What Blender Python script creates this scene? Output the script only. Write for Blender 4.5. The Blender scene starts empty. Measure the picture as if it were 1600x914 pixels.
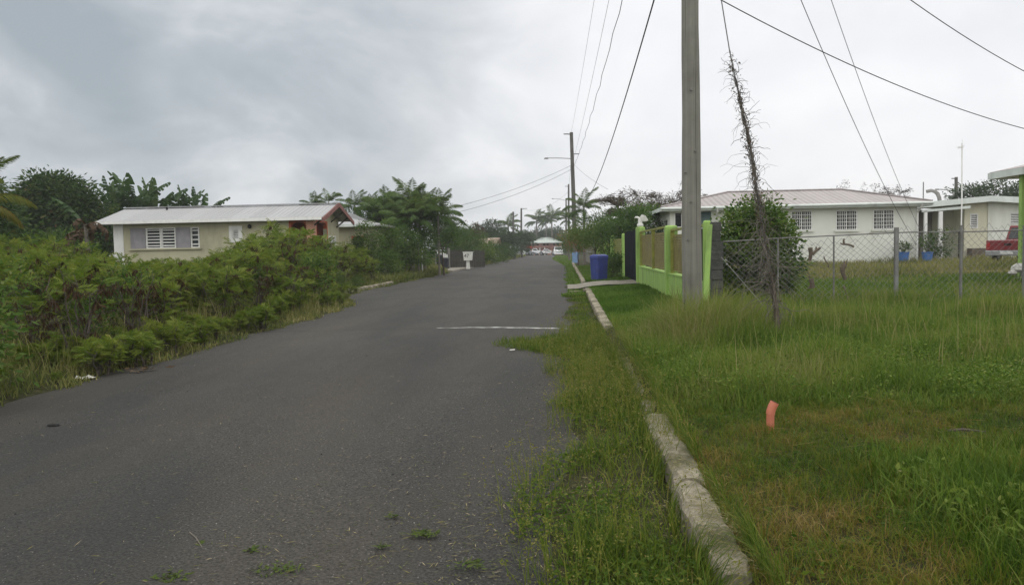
import bpy, math, random
import numpy as np
from mathutils import Vector, Matrix

S = bpy.context.scene
COL = S.collection
rng = np.random.default_rng(11)
random.seed(11)
PI = math.pi
R = math.radians

# ------------------------------------------------------------------ camera
F = 1244.0
ROLL = 0.0192
CAM = Vector((0.0, 0.0, 1.6))
_u, _v = 85.0, 70.0
_u0 = _u * math.cos(ROLL) + _v * math.sin(ROLL)
_v0 = -_u * math.sin(ROLL) + _v * math.cos(ROLL)
PIT = math.atan(_v0 / F)
YAW = math.atan(_u0 / F * math.cos(PIT))
FWD = Vector((-math.sin(YAW) * math.cos(PIT), math.cos(YAW) * math.cos(PIT), -math.sin(PIT)))
_r = Vector((math.cos(YAW), math.sin(YAW), 0))
_up = _r.cross(FWD)
RT = _r * math.cos(ROLL) - _up * math.sin(ROLL)
UP = _up * math.cos(ROLL) + _r * math.sin(ROLL)


def P(px, py, Y):
    """world point at depth Y seen at the photograph's pixel (1600x914)"""
    d = FWD * F + RT * (px - 800) + UP * (457 - py)
    return CAM + d * (Y / d.y)


def proj(x, y, z):
    q = Vector((x, y, z)) - CAM
    w = q.dot(FWD)
    return 800 + F * q.dot(RT) / w, 457 - F * q.dot(UP) / w


cd = bpy.data.cameras.new('camera')
cam = bpy.data.objects.new('camera', cd)
COL.objects.link(cam)
cd.sensor_width = 36
cd.lens = F * 36 / 1600
cd.clip_end = 5000
cd.clip_start = 0.05
cam.matrix_world = Matrix(((RT.x, UP.x, -FWD.x, CAM.x), (RT.y, UP.y, -FWD.y, CAM.y), (RT.z, UP.z, -FWD.z, CAM.z), (0, 0, 0, 1)))
S.camera = cam


def sm(a, b, x):
    t = np.clip((np.asarray(x, float) - a) / (b - a), 0, 1)
    return t * t * (3 - 2 * t)


def lumps(x, y, s=1.0):
    return (np.sin(1.7 * x / s + .6 * y / s) + np.sin(-.9 * x / s + 1.9 * y / s + 1.3) + np.sin(2.9 * x / s - 2.3 * y / s + .4) * .5) / 2.5


def xl(y):          # left asphalt edge
    y = np.asarray(y, float)
    return -6.15 - 2.05 * sm(21, 31, y) + .10 * np.sin(y * 1.1) + .07 * np.sin(y * 2.7 + 1)


def xr(y):          # right asphalt edge
    y = np.asarray(y, float)
    e = .02 + .09 * np.sin(y * .9 + .5) + .06 * np.sin(y * 2.3) + .03 * np.sin(y * 6.1)
    e = e - .04 * np.exp(-((y - 4.2) / 1.3) ** 2) - .55 * np.exp(-((y - 13.0) / 1.2) ** 2)
    return e - 2.1 * sm(60, 125, y)


def gz(x, y):
    x = np.asarray(x, float); y = np.asarray(y, float)
    zr = .10 * sm(.69, .82, x) + .06 * sm(1, 3, x) + .22 * sm(20, 40, y) * sm(3.4, 8, x)
    l = xl(y)
    zl = .10 * sm(-.15, -.9, x - l) + .22 * sm(-2, -8, x - l)
    n = .025 * lumps(x, y, .8) * (sm(1.0, 1.6, x) + sm(-.5, -1.2, x - l))
    inner = sm(.05, .15, x - l) * (1 - sm(-.15, -.05, x - xr(y)))
    return zr + zl + n - .03 * inner


# ------------------------------------------------------------------ node helpers
def newmat(name):
    m = bpy.data.materials.new(name)
    m.use_nodes = True
    nt = m.node_tree
    nt.nodes.clear()
    return m, nt


def nd(nt, t, inp=None, **kw):
    n = nt.nodes.new(t)
    for k, v in kw.items():
        setattr(n, k, v)
    for k, v in (inp or {}).items():
        if isinstance(v, bpy.types.NodeSocket):
            nt.links.new(v, n.inputs[k])
        else:
            n.inputs[k].default_value = v
    return n


def mth(nt, op, a, b=0.0, c=0.0, clamp=False):
    n = nd(nt, 'ShaderNodeMath', {0: a, 1: b, 2: c}, operation=op)
    n.use_clamp = clamp
    return n.outputs[0]


def ramp(nt, fac, stops, interp='LINEAR'):
    n = nd(nt, 'ShaderNodeValToRGB', {0: fac})
    n.color_ramp.interpolation = interp
    el = n.color_ramp.elements
    while len(el) < len(stops):
        el.new(.5)
    for e, (p, c) in zip(el, stops):
        e.position = p
        e.color = (*c, 1) if len(c) == 3 else c
    return n.outputs[0]


def mixc(nt, fac, a, b, blend='MIX'):
    n = nd(nt, 'ShaderNodeMix', data_type='RGBA', blend_type=blend)
    for i, v in ((0, fac), (6, a), (7, b)):
        if isinstance(v, bpy.types.NodeSocket):
            nt.links.new(v, n.inputs[i])
        elif i == 0:
            n.inputs[0].default_value = v
        else:
            n.inputs[i].default_value = (*v, 1) if len(v) == 3 else v
    return n.outputs[2]


def noise(nt, vec, scale, detail=4, rough=.55, dist=0.0, out=0):
    return nd(nt, 'ShaderNodeTexNoise', {'Vector': vec, 'Scale': scale, 'Detail': detail, 'Roughness': rough, 'Distortion': dist}).outputs[out]


def scaled(nt, vec, s):
    return nd(nt, 'ShaderNodeMapping', {'Vector': vec, 'Scale': s}).outputs[0]


def tc(nt, w='Object'):
    return nd(nt, 'ShaderNodeTexCoord').outputs[w]


def finish(nt, col, rough=.7, spec=.3, bump=None, bstr=.3, bdist=.02, metal=0.0):
    b = nd(nt, 'ShaderNodeBsdfPrincipled', {'Base Color': col if isinstance(col, bpy.types.NodeSocket) else (*col, 1), 'Roughness': rough, 'Metallic': metal, 'Specular IOR Level': spec})
    if bump is not None:
        bn = nd(nt, 'ShaderNodeBump', {'Strength': bstr, 'Distance': bdist, 'Height': bump})
        nt.links.new(bn.outputs[0], b.inputs['Normal'])
    o = nd(nt, 'ShaderNodeOutputMaterial')
    nt.links.new(b.outputs[0], o.inputs[0])
    return b


def plain(name, c, rough=.6, spec=.3, var=.18, scale=3.0, grime=None, gscale=1.2, gamt=.5, bstr=.15, metal=0.0, stretch=(1, 1, 1)):
    """solid colour with mottling, optional streaky dirt and a fine bump"""
    m, nt = newmat(name)
    v = tc(nt)
    n1 = noise(nt, scaled(nt, v, stretch), scale, 6, .6)
    lo = tuple(x * (1 - var) for x in c); hi = tuple(min(.9, x * (1 + var)) for x in c)
    col = ramp(nt, n1, [(.3, lo), (.7, hi)])
    if grime:
        g = noise(nt, scaled(nt, v, (stretch[0] * 1.5, stretch[1] * 1.5, stretch[2] * .5)), gscale, 8, .65)
        gf = ramp(nt, g, [(.5, (0, 0, 0)), (.72, (1, 1, 1))])
        col = mixc(nt, mth(nt, 'MULTIPLY', gf, gamt), col, grime)
    finish(nt, col, rough, spec, noise(nt, v, scale * 14, 3), bstr, .01, metal)
    return m


def foliage(name, stops, trans=.35, rough=.5, spec=.25, attr='tint'):
    m, nt = newmat(name)
    a = nd(nt, 'ShaderNodeAttribute', attribute_name=attr)
    oi = nd(nt, 'ShaderNodeObjectInfo')
    f = mth(nt, 'ADD', a.outputs['Fac'], mth(nt, 'MULTIPLY', mth(nt, 'SUBTRACT', oi.outputs['Random'], .5), .12), clamp=True)
    col = ramp(nt, f, stops)
    b = nd(nt, 'ShaderNodeBsdfPrincipled', {'Base Color': col, 'Roughness': rough + .12, 'Specular IOR Level': spec * .35})
    t = nd(nt, 'ShaderNodeBsdfTranslucent', {'Color': mixc(nt, .5, col, mixc(nt, 1, col, (1.0, 1.15, .5), 'MULTIPLY'))})
    mx = nd(nt, 'ShaderNodeMixShader', {0: trans, 1: b.outputs[0], 2: t.outputs[0]})
    o = nd(nt, 'ShaderNodeOutputMaterial')
    nt.links.new(mx.outputs[0], o.inputs[0])
    return m


# ------------------------------------------------------------------ mesh helpers
def tag(o, label=None, cat=None, group=None, kind=None):
    if label: o['label'] = label
    if cat: o['category'] = cat
    if group: o['group'] = group
    if kind: o['kind'] = kind
    return o


def thing(name, label, cat, loc=(0, 0, 0), rz=0.0, group=None):
    o = bpy.data.objects.new(name, None)
    COL.objects.link(o)
    o.empty_display_size = .2
    o.location = loc
    o.rotation_euler = (0, 0, rz)
    return tag(o, label, cat, group)


def link(name, me, parent=None, loc=(0, 0, 0), rot=(0, 0, 0), sc=(1, 1, 1)):
    o = bpy.data.objects.new(name, me)
    COL.objects.link(o)
    o.parent = parent
    o.location = loc
    o.rotation_euler = rot
    o.scale = sc
    return o


class MB:
    def __init__(s):
        s.v = []; s.f = []

    def add(s, vs, fs):
        o = len(s.v)
        s.v += [tuple(v) for v in vs]
        s.f += [tuple(i + o for i in f) for f in fs]
        return s

    def box(s, x0, x1, y0, y1, z0, z1, M=None):
        vs = [(x0, y0, z0), (x1, y0, z0), (x1, y1, z0), (x0, y1, z0), (x0, y0, z1), (x1, y0, z1), (x1, y1, z1), (x0, y1, z1)]
        if M is not None:
            vs = [tuple(M @ Vector(v)) for v in vs]
        return s.add(vs, [(0, 3, 2, 1), (4, 5, 6, 7), (0, 1, 5, 4), (1, 2, 6, 5), (2, 3, 7, 6), (3, 0, 4, 7)])

    def frustum(s, b, t, z0, z1):
        (a0, a1, c0, c1), (d0, d1, e0, e1) = b, t
        vs = [(a0, c0, z0), (a1, c0, z0), (a1, c1, z0), (a0, c1, z0), (d0, e0, z1), (d1, e0, z1), (d1, e1, z1), (d0, e1, z1)]
        return s.add(vs, [(0, 3, 2, 1), (4, 5, 6, 7), (0, 1, 5, 4), (1, 2, 6, 5), (2, 3, 7, 6), (3, 0, 4, 7)])

    def prism(s, poly, y0, y1, axis='y'):
        n = len(poly)
        if axis == 'y':
            vs = [(a, y0, b) for a, b in poly] + [(a, y1, b) for a, b in poly]
        elif axis == 'x':
            vs = [(y0, a, b) for a, b in poly] + [(y1, a, b) for a, b in poly]
        else:
            vs = [(a, b, y0) for a, b in poly] + [(a, b, y1) for a, b in poly]
        return s.add(vs, [tuple(range(n)), tuple(range(2 * n - 1, n - 1, -1))] + [(i, i + n, (i + 1) % n + n, (i + 1) % n) for i in range(n)])

    def tube(s, pts, rad, n=8, caps=True):
        pts = [Vector(p) for p in pts]
        if not hasattr(rad, '__len__'):
            rad = [rad] * len(pts)
        o = len(s.v)
        t = (pts[1] - pts[0]).normalized()
        u = t.orthogonal().normalized()
        for i, p in enumerate(pts):
            a = pts[max(i - 1, 0)]; b = pts[min(i + 1, len(pts) - 1)]
            t = (b - a)
            t = t.normalized() if t.length > 1e-9 else Vector((0, 0, 1))
            u = (u - t * u.dot(t))
            u = u.normalized() if u.length > 1e-6 else t.orthogonal().normalized()
            w = t.cross(u)
            for k in range(n):
                c = 2 * PI * k / n
                s.v.append(tuple(p + (u * math.cos(c) + w * math.sin(c)) * rad[i]))
        for i in range(len(pts) - 1):
            for k in range(n):
                k2 = (k + 1) % n
                s.f.append((o + i * n + k, o + i * n + k2, o + (i + 1) * n + k2, o + (i + 1) * n + k))
        if caps and n > 2:
            s.f.append(tuple(o + k for k in range(n - 1, -1, -1)))
            e = o + (len(pts) - 1) * n
            s.f.append(tuple(e + k for k in range(n)))
        return s

    def lathe(s, prof, c=(0, 0, 0), n=16, axis='z'):
        o = len(s.v)
        for r, z in prof:
            for k in range(n):
                a = 2 * PI * k / n
                p = (r * math.cos(a), r * math.sin(a), z)
                if axis == 'y': p = (p[0], p[2], p[1])
                if axis == 'x': p = (p[2], p[0], p[1])
                s.v.append((p[0] + c[0], p[1] + c[1], p[2] + c[2]))
        for i in range(len(prof) - 1):
            for k in range(n):
                k2 = (k + 1) % n
                s.f.append((o + i * n + k, o + i * n + k2, o + (i + 1) * n + k2, o + (i + 1) * n + k))
        s.f.append(tuple(o + k for k in range(n - 1, -1, -1)))
        e = o + (len(prof) - 1) * n
        s.f.append(tuple(e + k for k in range(n)))
        return s

    def wall(s, a0, a1, z0, z1, t0, t1, holes=(), axis='x'):
        """a wall with openings; runs along axis from a0 to a1, thickness t0..t1"""
        A = sorted({a0, a1, *[h[0] for h in holes], *[h[1] for h in holes]})
        Z = sorted({z0, z1, *[h[2] for h in holes], *[h[3] for h in holes]})
        for i in range(len(A) - 1):
            run = None
            for j in range(len(Z) - 1):
                ca, cz = (A[i] + A[i + 1]) / 2, (Z[j] + Z[j + 1]) / 2
                hole = any(h[0] < ca < h[1] and h[2] < cz < h[3] for h in holes)
                if not hole:
                    run = [Z[j], Z[j + 1]] if run is None else [run[0], Z[j + 1]]
                if run and (hole or j == len(Z) - 2):
                    if axis == 'x': s.box(A[i], A[i + 1], t0, t1, *run)
                    else: s.box(t0, t1, A[i], A[i + 1], *run)
                    run = None
        return s

    def mesh(s, name, mat, smooth=False):
        me = bpy.data.meshes.new(name)
        me.from_pydata(s.v, [], s.f)
        me.materials.append(mat)
        if smooth:
            me.shade_smooth()
        me.update()
        return me

    def build(s, name, mat, parent=None, smooth=False, world=False, bev=0.0, origin=None):
        if world and parent is not None:
            inv = Matrix.LocRotScale(parent.location, parent.rotation_euler, None).inverted()
            s.v = [tuple(inv @ Vector(v)) for v in s.v]
        if origin is not None:
            s.v = [(v[0] - origin[0], v[1] - origin[1], v[2] - origin[2]) for v in s.v]
        o = link(name, s.mesh(name, mat, smooth), parent)
        if origin is not None:
            o.location = origin
        if bev:
            b = o.modifiers.new('bevel', 'BEVEL')
            b.width = bev; b.segments = 2; b.limit_method = 'ANGLE'; b.angle_limit = R(40)
        return o


def unit(a):
    return a / np.maximum(np.linalg.norm(a, axis=-1, keepdims=True), 1e-9)


class LF:
    """collects leaf and blade quads with a tint value per quad"""
    def __init__(s):
        s.V = []; s.Q = []; s.A = []; s.n = 0

    def _put(s, V, q, tint, per):
        N = V.shape[0]
        s.V.append(V.reshape(-1, 3))
        base = (np.arange(N) * per)[:, None, None] + s.n
        s.Q.append((base + np.array(q)[None]).reshape(-1, 4))
        s.A.append(np.repeat(np.broadcast_to(tint, (N,)), per))
        s.n += N * per

    def leaves(s, pos, d, nr, L, W, tint, droop=.12, wide=.45):
        pos = np.asarray(pos, float); N = len(pos)
        d = unit(np.asarray(d, float)); nr = np.asarray(nr, float)
        sd = unit(np.cross(d, nr)); nr = np.cross(sd, d)
        L = np.broadcast_to(L, (N,))[:, None]; W = np.broadcast_to(W, (N,))[:, None]
        m = pos + d * L * wide
        V = np.stack([pos, m + sd * W / 2 - nr * L * droop * .2, pos + d * L - nr * L * droop, m - sd * W / 2 - nr * L * droop * .2], 1)
        s._put(V, [[0, 1, 2, 3]], tint, 4)

    def blades(s, pos, az, h, w, lean, tint):
        pos = np.asarray(pos, float); N = len(pos)
        h = np.broadcast_to(h, (N,))[:, None]; w = np.broadcast_to(w, (N,))[:, None]; lean = np.broadcast_to(lean, (N,))[:, None]
        dv = np.stack([np.cos(az), np.sin(az), 0 * az], 1)
        a2 = az + PI / 2 + rng.uniform(-.7, .7, N)
        sv = np.stack([np.cos(a2), np.sin(a2), 0 * az], 1) * w / 2
        up = np.array([[0, 0, 1.0]])
        k = np.sqrt(np.clip(1 - lean ** 2 * .75, .05, 1))
        mid = pos + dv * lean * h * .33 + up * h * .56 * np.sqrt(k)
        tip = pos + dv * lean * h + up * h * k
        V = np.stack([pos - sv * .8, pos + sv * .8, mid + sv, mid - sv, tip + sv * .12, tip - sv * .12], 1)
        s._put(V, [[0, 1, 2, 3], [3, 2, 4, 5]], tint, 6)

    def mesh(s, name, mat):
        V = np.concatenate(s.V).astype(np.float32); Q = np.concatenate(s.Q).astype(np.int32); A = np.concatenate(s.A).astype(np.float32)
        me = bpy.data.meshes.new(name)
        me.vertices.add(len(V)); me.vertices.foreach_set('co', V.ravel())
        me.loops.add(Q.size); me.loops.foreach_set('vertex_index', Q.ravel())
        me.polygons.add(len(Q)); me.polygons.foreach_set('loop_start', np.arange(0, Q.size, 4, dtype=np.int32))
        at = me.attributes.new('tint', 'FLOAT', 'POINT'); at.data.foreach_set('value', A)
        me.materials.append(mat)
        me.update(calc_edges=True)
        return me

    def build(s, name, mat, parent=None):
        return link(name, s.mesh(name, mat), parent)


def rdir(n, zlo=-1.0, zhi=1.0):
    z = rng.uniform(zlo, zhi, n); a = rng.uniform(0, 2 * PI, n)
    q = np.sqrt(1 - np.clip(z, -1, 1) ** 2)
    return np.stack([q * np.cos(a), q * np.sin(a), z], 1)


# ------------------------------------------------------------------ materials
def asphalt():
    m, nt = newmat('asphalt')
    v = tc(nt)
    big = noise(nt, scaled(nt, v, (.5, .12, 1)), 1.0, 5, .6)
    mid = noise(nt, v, 3.2, 6, .65)
    fine = noise(nt, v, 60, 4, .75)
    col = ramp(nt, big, [(.3, (.047, .046, .0435)), (.5, (.068, .066, .062)), (.7, (.094, .089, .080))])
    col = mixc(nt, .45, col, ramp(nt, mid, [(.3, (.030, .030, .031)), (.7, (.080, .076, .070))]), 'OVERLAY')
    col = mixc(nt, .75, col, ramp(nt, fine, [(.38, (.10, .10, .10)), (.5, (.5, .5, .5)), (.62, (.93, .93, .9))]), 'OVERLAY')
    vo = nd(nt, 'ShaderNodeTexVoronoi', {'Vector': v, 'Scale': 38.0, 'Randomness': 1.0})
    sel = mth(nt, 'MULTIPLY', mth(nt, 'LESS_THAN', vo.outputs['Distance'], .17), mth(nt, 'GREATER_THAN', nd(nt, 'ShaderNodeSeparateColor', {0: vo.outputs['Color']}).outputs[0], .72))
    col = mixc(nt, mth(nt, 'MULTIPLY', sel, .75), col, (.24, .23, .21))
    # soft dark bands that run across the road
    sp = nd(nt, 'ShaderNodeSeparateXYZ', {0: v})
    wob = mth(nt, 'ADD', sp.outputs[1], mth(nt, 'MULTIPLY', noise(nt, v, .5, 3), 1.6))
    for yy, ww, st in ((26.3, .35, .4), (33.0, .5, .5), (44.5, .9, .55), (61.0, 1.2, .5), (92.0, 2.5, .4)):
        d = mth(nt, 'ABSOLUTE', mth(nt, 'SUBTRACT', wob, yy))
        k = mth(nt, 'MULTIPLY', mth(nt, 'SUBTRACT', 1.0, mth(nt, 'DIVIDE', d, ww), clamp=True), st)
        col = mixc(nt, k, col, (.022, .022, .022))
    # dark crack that carries the white seam on to the left
    cy = mth(nt, 'ADD', sp.outputs[1], mth(nt, 'ADD', mth(nt, 'MULTIPLY', noise(nt, v, .8, 3), .5), mth(nt, 'MULTIPLY', noise(nt, v, 7, 3), .06)))
    ck = mth(nt, 'LESS_THAN', mth(nt, 'ABSOLUTE', mth(nt, 'SUBTRACT', cy, 15.97)), .035)
    col = mixc(nt, mth(nt, 'MULTIPLY', ck, .75), col, (.012, .012, .011))
    # fresher dark bitumen in broad patches
    bp = ramp(nt, noise(nt, scaled(nt, v, (.8, .35, 1)), .55, 4, .55, .6), [(.52, (0, 0, 0)), (.60, (1, 1, 1))])
    col = mixc(nt, mth(nt, 'MULTIPLY', bp, .42), col, (.024, .026, .026))
    # tan dirt worn in along the wheel path
    dirt = ramp(nt, noise(nt, scaled(nt, v, (1.0, .22, 1)), .9, 6, .65), [(.45, (0, 0, 0)), (.7, (1, 1, 1))])
    col = mixc(nt, mth(nt, 'MULTIPLY', dirt, .32), col, (.075, .062, .044))
    h = mth(nt, 'ADD', mth(nt, 'MULTIPLY', noise(nt, v, 70, 4, .7), 1.0), mth(nt, 'MULTIPLY', mid, .6))
    finish(nt, col, .8, .2, h, .9, .014)
    return m


def soil():
    m, nt = newmat('soil')
    v = tc(nt)
    a = noise(nt, v, .35, 5, .6); b = noise(nt, v, 9, 6, .65)
    col = ramp(nt, a, [(.35, (.020, .030, .010)), (.6, (.038, .040, .016))])
    col = mixc(nt, .6, col, ramp(nt, b, [(.35, (.012, .014, .007)), (.65, (.062, .055, .026))]))
    finish(nt, col, .95, .1, b, .8, .04)
    return m


def concrete(name, c=(.30, .29, .25), moss=(.06, .07, .03), amt=.6):
    m, nt = newmat(name)
    v = tc(nt)
    a = noise(nt, v, 6, 8, .7); b = noise(nt, v, 45, 5, .7); g = noise(nt, v, 2.2, 8, .7)
    col = ramp(nt, a, [(.3, tuple(x * .55 for x in c)), (.52, c), (.75, tuple(x * 1.25 for x in c))])
    col = mixc(nt, mth(nt, 'MULTIPLY', ramp(nt, g, [(.45, (0, 0, 0)), (.62, (1, 1, 1))]), amt), col, moss)
    col = mixc(nt, .5, col, ramp(nt, b, [(.3, (.2, .2, .2)), (.7, (.8, .8, .8))]), 'OVERLAY')
    finish(nt, col, .9, .2, mth(nt, 'ADD', a, mth(nt, 'MULTIPLY', b, .5)), .6, .015)
    return m


def wood(name, lo, hi, stretch=(14, 14, .5), bstr=.5):
    m, nt = newmat(name)
    v = tc(nt)
    g = noise(nt, scaled(nt, v, stretch), 1.0, 8, .65, .3)
    p = noise(nt, v, 1.6, 6, .6)
    col = ramp(nt, g, [(.3, lo), (.7, hi)])
    col = mixc(nt, .4, col, ramp(nt, p, [(.3, tuple(x * .5 for x in lo)), (.7, hi)]))
    ck = ramp(nt, noise(nt, scaled(nt, v, (stretch[0] * 2.4, stretch[1] * 2.4, stretch[2] * .5)), 1.0, 3, .5), [(.60, (0, 0, 0)), (.68, (1, 1, 1))])
    col = mixc(nt, mth(nt, 'MULTIPLY', ck, .65), col, tuple(x * .35 for x in lo))
    lich = ramp(nt, noise(nt, v, 3.5, 8, .7), [(.55, (0, 0, 0)), (.7, (1, 1, 1))])
    col = mixc(nt, mth(nt, 'MULTIPLY', lich, .3), col, tuple((lo[i] + hi[i]) / 2 * (.8, 1.0, .85)[i] for i in range(3)))
    finish(nt, col, .85, .2, g, bstr, .01)
    return m


def corrugated(name, c, axis=0, pitch=.2, grime=(.2, .17, .14), gamt=.35, metal=0.0):
    m, nt = newmat(name)
    v = tc(nt)
    sp = nd(nt, 'ShaderNodeSeparateXYZ', {0: v})
    w = mth(nt, 'SINE', mth(nt, 'MULTIPLY', sp.outputs[axis], 2 * PI / pitch))
    sheet = nd(nt, 'ShaderNodeTexWhiteNoise', {'W': mth(nt, 'FLOOR', mth(nt, 'DIVIDE', sp.outputs[axis], .85))}, noise_dimensions='1D').outputs[0]
    g = noise(nt, scaled(nt, v, (3, 3, 3)), .6, 8, .7)
    col = ramp(nt, sheet, [(0, tuple(x * .90 for x in c)), (1, tuple(x * 1.06 for x in c))])
    col = mixc(nt, mth(nt, 'MULTIPLY', ramp(nt, g, [(.42, (0, 0, 0)), (.7, (1, 1, 1))]), gamt), col, grime)
    finish(nt, col, .5, .4, w, .5, .03, metal)
    return m


M = {}
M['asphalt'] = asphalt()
M['soil'] = soil()
M['kerb'] = concrete('kerb_concrete', (.27, .24, .185), (.06, .06, .026), .85)
M['slab'] = concrete('slab_concrete', (.22, .205, .175), (.12, .11, .07), .5)
M['block'] = concrete('block_concrete', (.085, .085, .082), (.03, .035, .025), .6)
M['pole'] = wood('weathered_pole_wood', (.13, .125, .105), (.27, .265, .235), (16, 16, .35), .7)
M['polefar'] = wood('grey_pole_wood', (.075, .07, .062), (.15, .145, .13), (10, 10, .5))
M['bark'] = wood('bark', (.045, .037, .028), (.12, .10, .08), (9, 9, 1.2), .8)
M['twig'] = wood('dead_twig', (.085, .075, .062), (.19, .172, .148), (20, 20, 5))
M['darktwig'] = wood('dark_twig', (.05, .042, .034), (.12, .10, .085), (20, 20, 5))
M['palmtrunk'] = wood('palm_trunk', (.10, .09, .075), (.22, .20, .17), (1.5, 1.5, 9), .6)
M['deadwood'] = wood('dead_wood', (.07, .055, .042), (.20, .165, .13), (6, 6, 6), .8)
M['green'] = plain('lime_green_paint', (.265, .42, .105), .65, .3, .16, 2.5, (.085, .115, .045), 1.8, .75, stretch=(1, 1, .5))
M['panel'] = plain('olive_panel', (.23, .24, .05), .6, .3, .25, 6, (.07, .05, .02), 2.5, .6)
M['panelwood'] = plain('olive_slat', (.185, .16, .05), .7, .25, .3, 5, (.09, .07, .03), 2.5, .6)
M['gate'] = plain('dark_gate_paint', (.007, .009, .012), .9, .08, .3, 4, (.022, .025, .028), 1.5, .4)
M['whitewall'] = plain('white_house_wall', (.70, .71, .655), .75, .25, .05, .8, (.46, .46, .40), .9, .5, stretch=(1, 1, .6))
M['white'] = plain('white_paint', (.76, .76, .74), .6, .35, .06, 3, (.42, .41, .37), 1.6, .35)
M['fascia'] = plain('pale_fascia', (.62, .67, .64), .6, .3, .08, 2, (.33, .34, .31), 1.3, .5)
M['cream'] = plain('cream_wall', (.60, .58, .45), .8, .2, .07, .9, (.36, .34, .24), 1.0, .5)
M['khaki'] = plain('khaki_wall', (.47, .45, .315), .8, .2, .08, .8, (.26, .25, .18), .9, .6)
M['salmon'] = plain('salmon_trim', (.17, .075, .065), .7, .25, .15, 3, (.22, .10, .08), 1.5, .5)
M['orange'] = plain('orange_wall', (.43, .115, .06), .8, .2, .15, 2, (.22, .07, .045), 1.5, .5)
M['peach'] = plain('peach_pillar', (.55, .30, .215), .8, .2, .12, 2, (.3, .18, .13), 1.5, .5)
M['pink'] = plain('pink_wall', (.50, .27, .225), .8, .2, .1, 1)  # paint paled to hold the distance haze in its colour
M['roofgrey'] = corrugated('grey_roof_sheet', (.315, .32, .33), 0, .23, (.33, .32, .31), .3)
M['roofpink'] = corrugated('faded_pink_roof_sheet', (.255, .228, .226), 0, .3, (.19, .168, .165), .5)
M['roofpinky'] = corrugated('faded_pink_roof_sheet_side', (.285, .245, .24), 1, .3, (.20, .17, .165), .5)
M['roofgreyy'] = corrugated('grey_roof_sheet_side', (.46, .46, .475), 1, .23, (.33, .32, .31), .3)
M['rooffar'] = corrugated('pale_green_roof_sheet', (.34, .385, .36), 0, .4, (.25, .27, .25), .4)
M['roofbrown'] = corrugated('brown_roof_sheet', (.33, .25, .18), 0, .4, (.2, .15, .1), .4)
M['dark'] = plain('dark_interior', (.02, .02, .02), .9, .1)  # near black; inner walls and ceiling carry room shade in this colour
M['shade'] = plain('carport_wall', (.25, .235, .21), .9, .1, .2, 1)  # wall tone lowered to hold the carport's shade
M['glass'] = plain('window_glass', (.02, .027, .028), .12, .6, .3, 2, bstr=0.0)
M['teal'] = plain('teal_shutter', (.045, .095, .092), .4, .4, .2, 3)
M['greyshutter'] = plain('grey_shutter', (.29, .28, .30), .6, .3, .12, 3, (.16, .15, .15), 1.5, .5)
M['metal'] = plain('galvanised_metal', (.19, .195, .195), .5, .5, .2, 6, (.12, .09, .07), 3, .5, metal=.4)
M['rail'] = plain('dull_rail_metal', (.165, .165, .16), .6, .4, .25, 8, (.10, .06, .04), 3, .6, metal=.3)
M['mesh'] = plain('chain_wire', (.16, .165, .165), .55, .4, .2, 8, (.09, .06, .045), 2, .6, metal=.3)
M['wire'] = plain('black_cable', (.012, .012, .013), .6, .3)
M['wiregrey'] = plain('grey_cable', (.10, .10, .105), .6, .3)
M['bluebin'] = plain('blue_plastic', (.034, .052, .205), .6, .3, .2, 3, (.055, .065, .12), 3, .7)
M['bluetub'] = plain('blue_tub_plastic', (.06, .16, .42), .5, .4, .1, 4)
M['bluepaint'] = plain('pale_blue_paint', (.17, .28, .46), .7, .3, .12, 4, (.16, .2, .26), 2, .5)
M['blackbin'] = plain('dark_bin_plastic', (.012, .013, .022), .5, .4)
M['carwhite'] = plain('white_car_paint', (.72, .73, .74), .25, .5, .03, 2, bstr=0)
M['carred'] = plain('red_car_paint', (.17, .013, .017), .35, .4, .12, 2, (.13, .02, .02), 1.5, .4, bstr=.02)
M['carglass'] = plain('car_glass', (.015, .018, .02), .08, .6, .1, 2, bstr=0)
M['tyre'] = plain('tyre_rubber', (.015, .015, .015), .9, .2)
M['chrome'] = plain('dull_chrome', (.30, .31, .32), .35, .5, .1, 4, metal=.6)
M['lamp'] = plain('lamp_lens', (.62, .63, .62), .2, .5)
M['redlamp'] = plain('red_lens', (.30, .01, .01), .25, .5)
M['greycar'] = plain('grey_car_paint', (.25, .27, .30), .3, .5, .05, 2, bstr=0)
M['orangepipe'] = plain('orange_pipe_plastic', (.50, .165, .10), .5, .4, .1, 12, (.40, .12, .06), 9, .5)
M['redcloth'] = plain('red_canopy', (.50, .03, .035), .7, .2)
M['statue'] = plain('white_plaster', (.66, .66, .62), .75, .2, .1, 12, (.3, .3, .27), 8, .5)
M['paintline'] = plain('worn_white_paint', (.42, .42, .41), .8, .2, .3, 9, (.07, .07, .068), 5, .8)
M['stone'] = plain('pale_stone', (.50, .49, .46), .9, .2, .15, 5, (.3, .29, .26), 3, .5)
M['ink'] = plain('black_ink', (.012, .012, .012), .7, .2)
M['dirt'] = plain('dirt_track', (.24, .195, .14), .95, .1, .25, 2, (.11, .10, .06), 1.5, .6)
M['pipehollow'] = plain('pipe_hollow_shade', (.12, .05, .03), .8, .2, .3, 9)  # dark tone standing for the shaded inside of the pipe
M['duct'] = plain('grey_duct', (.22, .21, .20), .6, .3, .15, 4)

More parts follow.
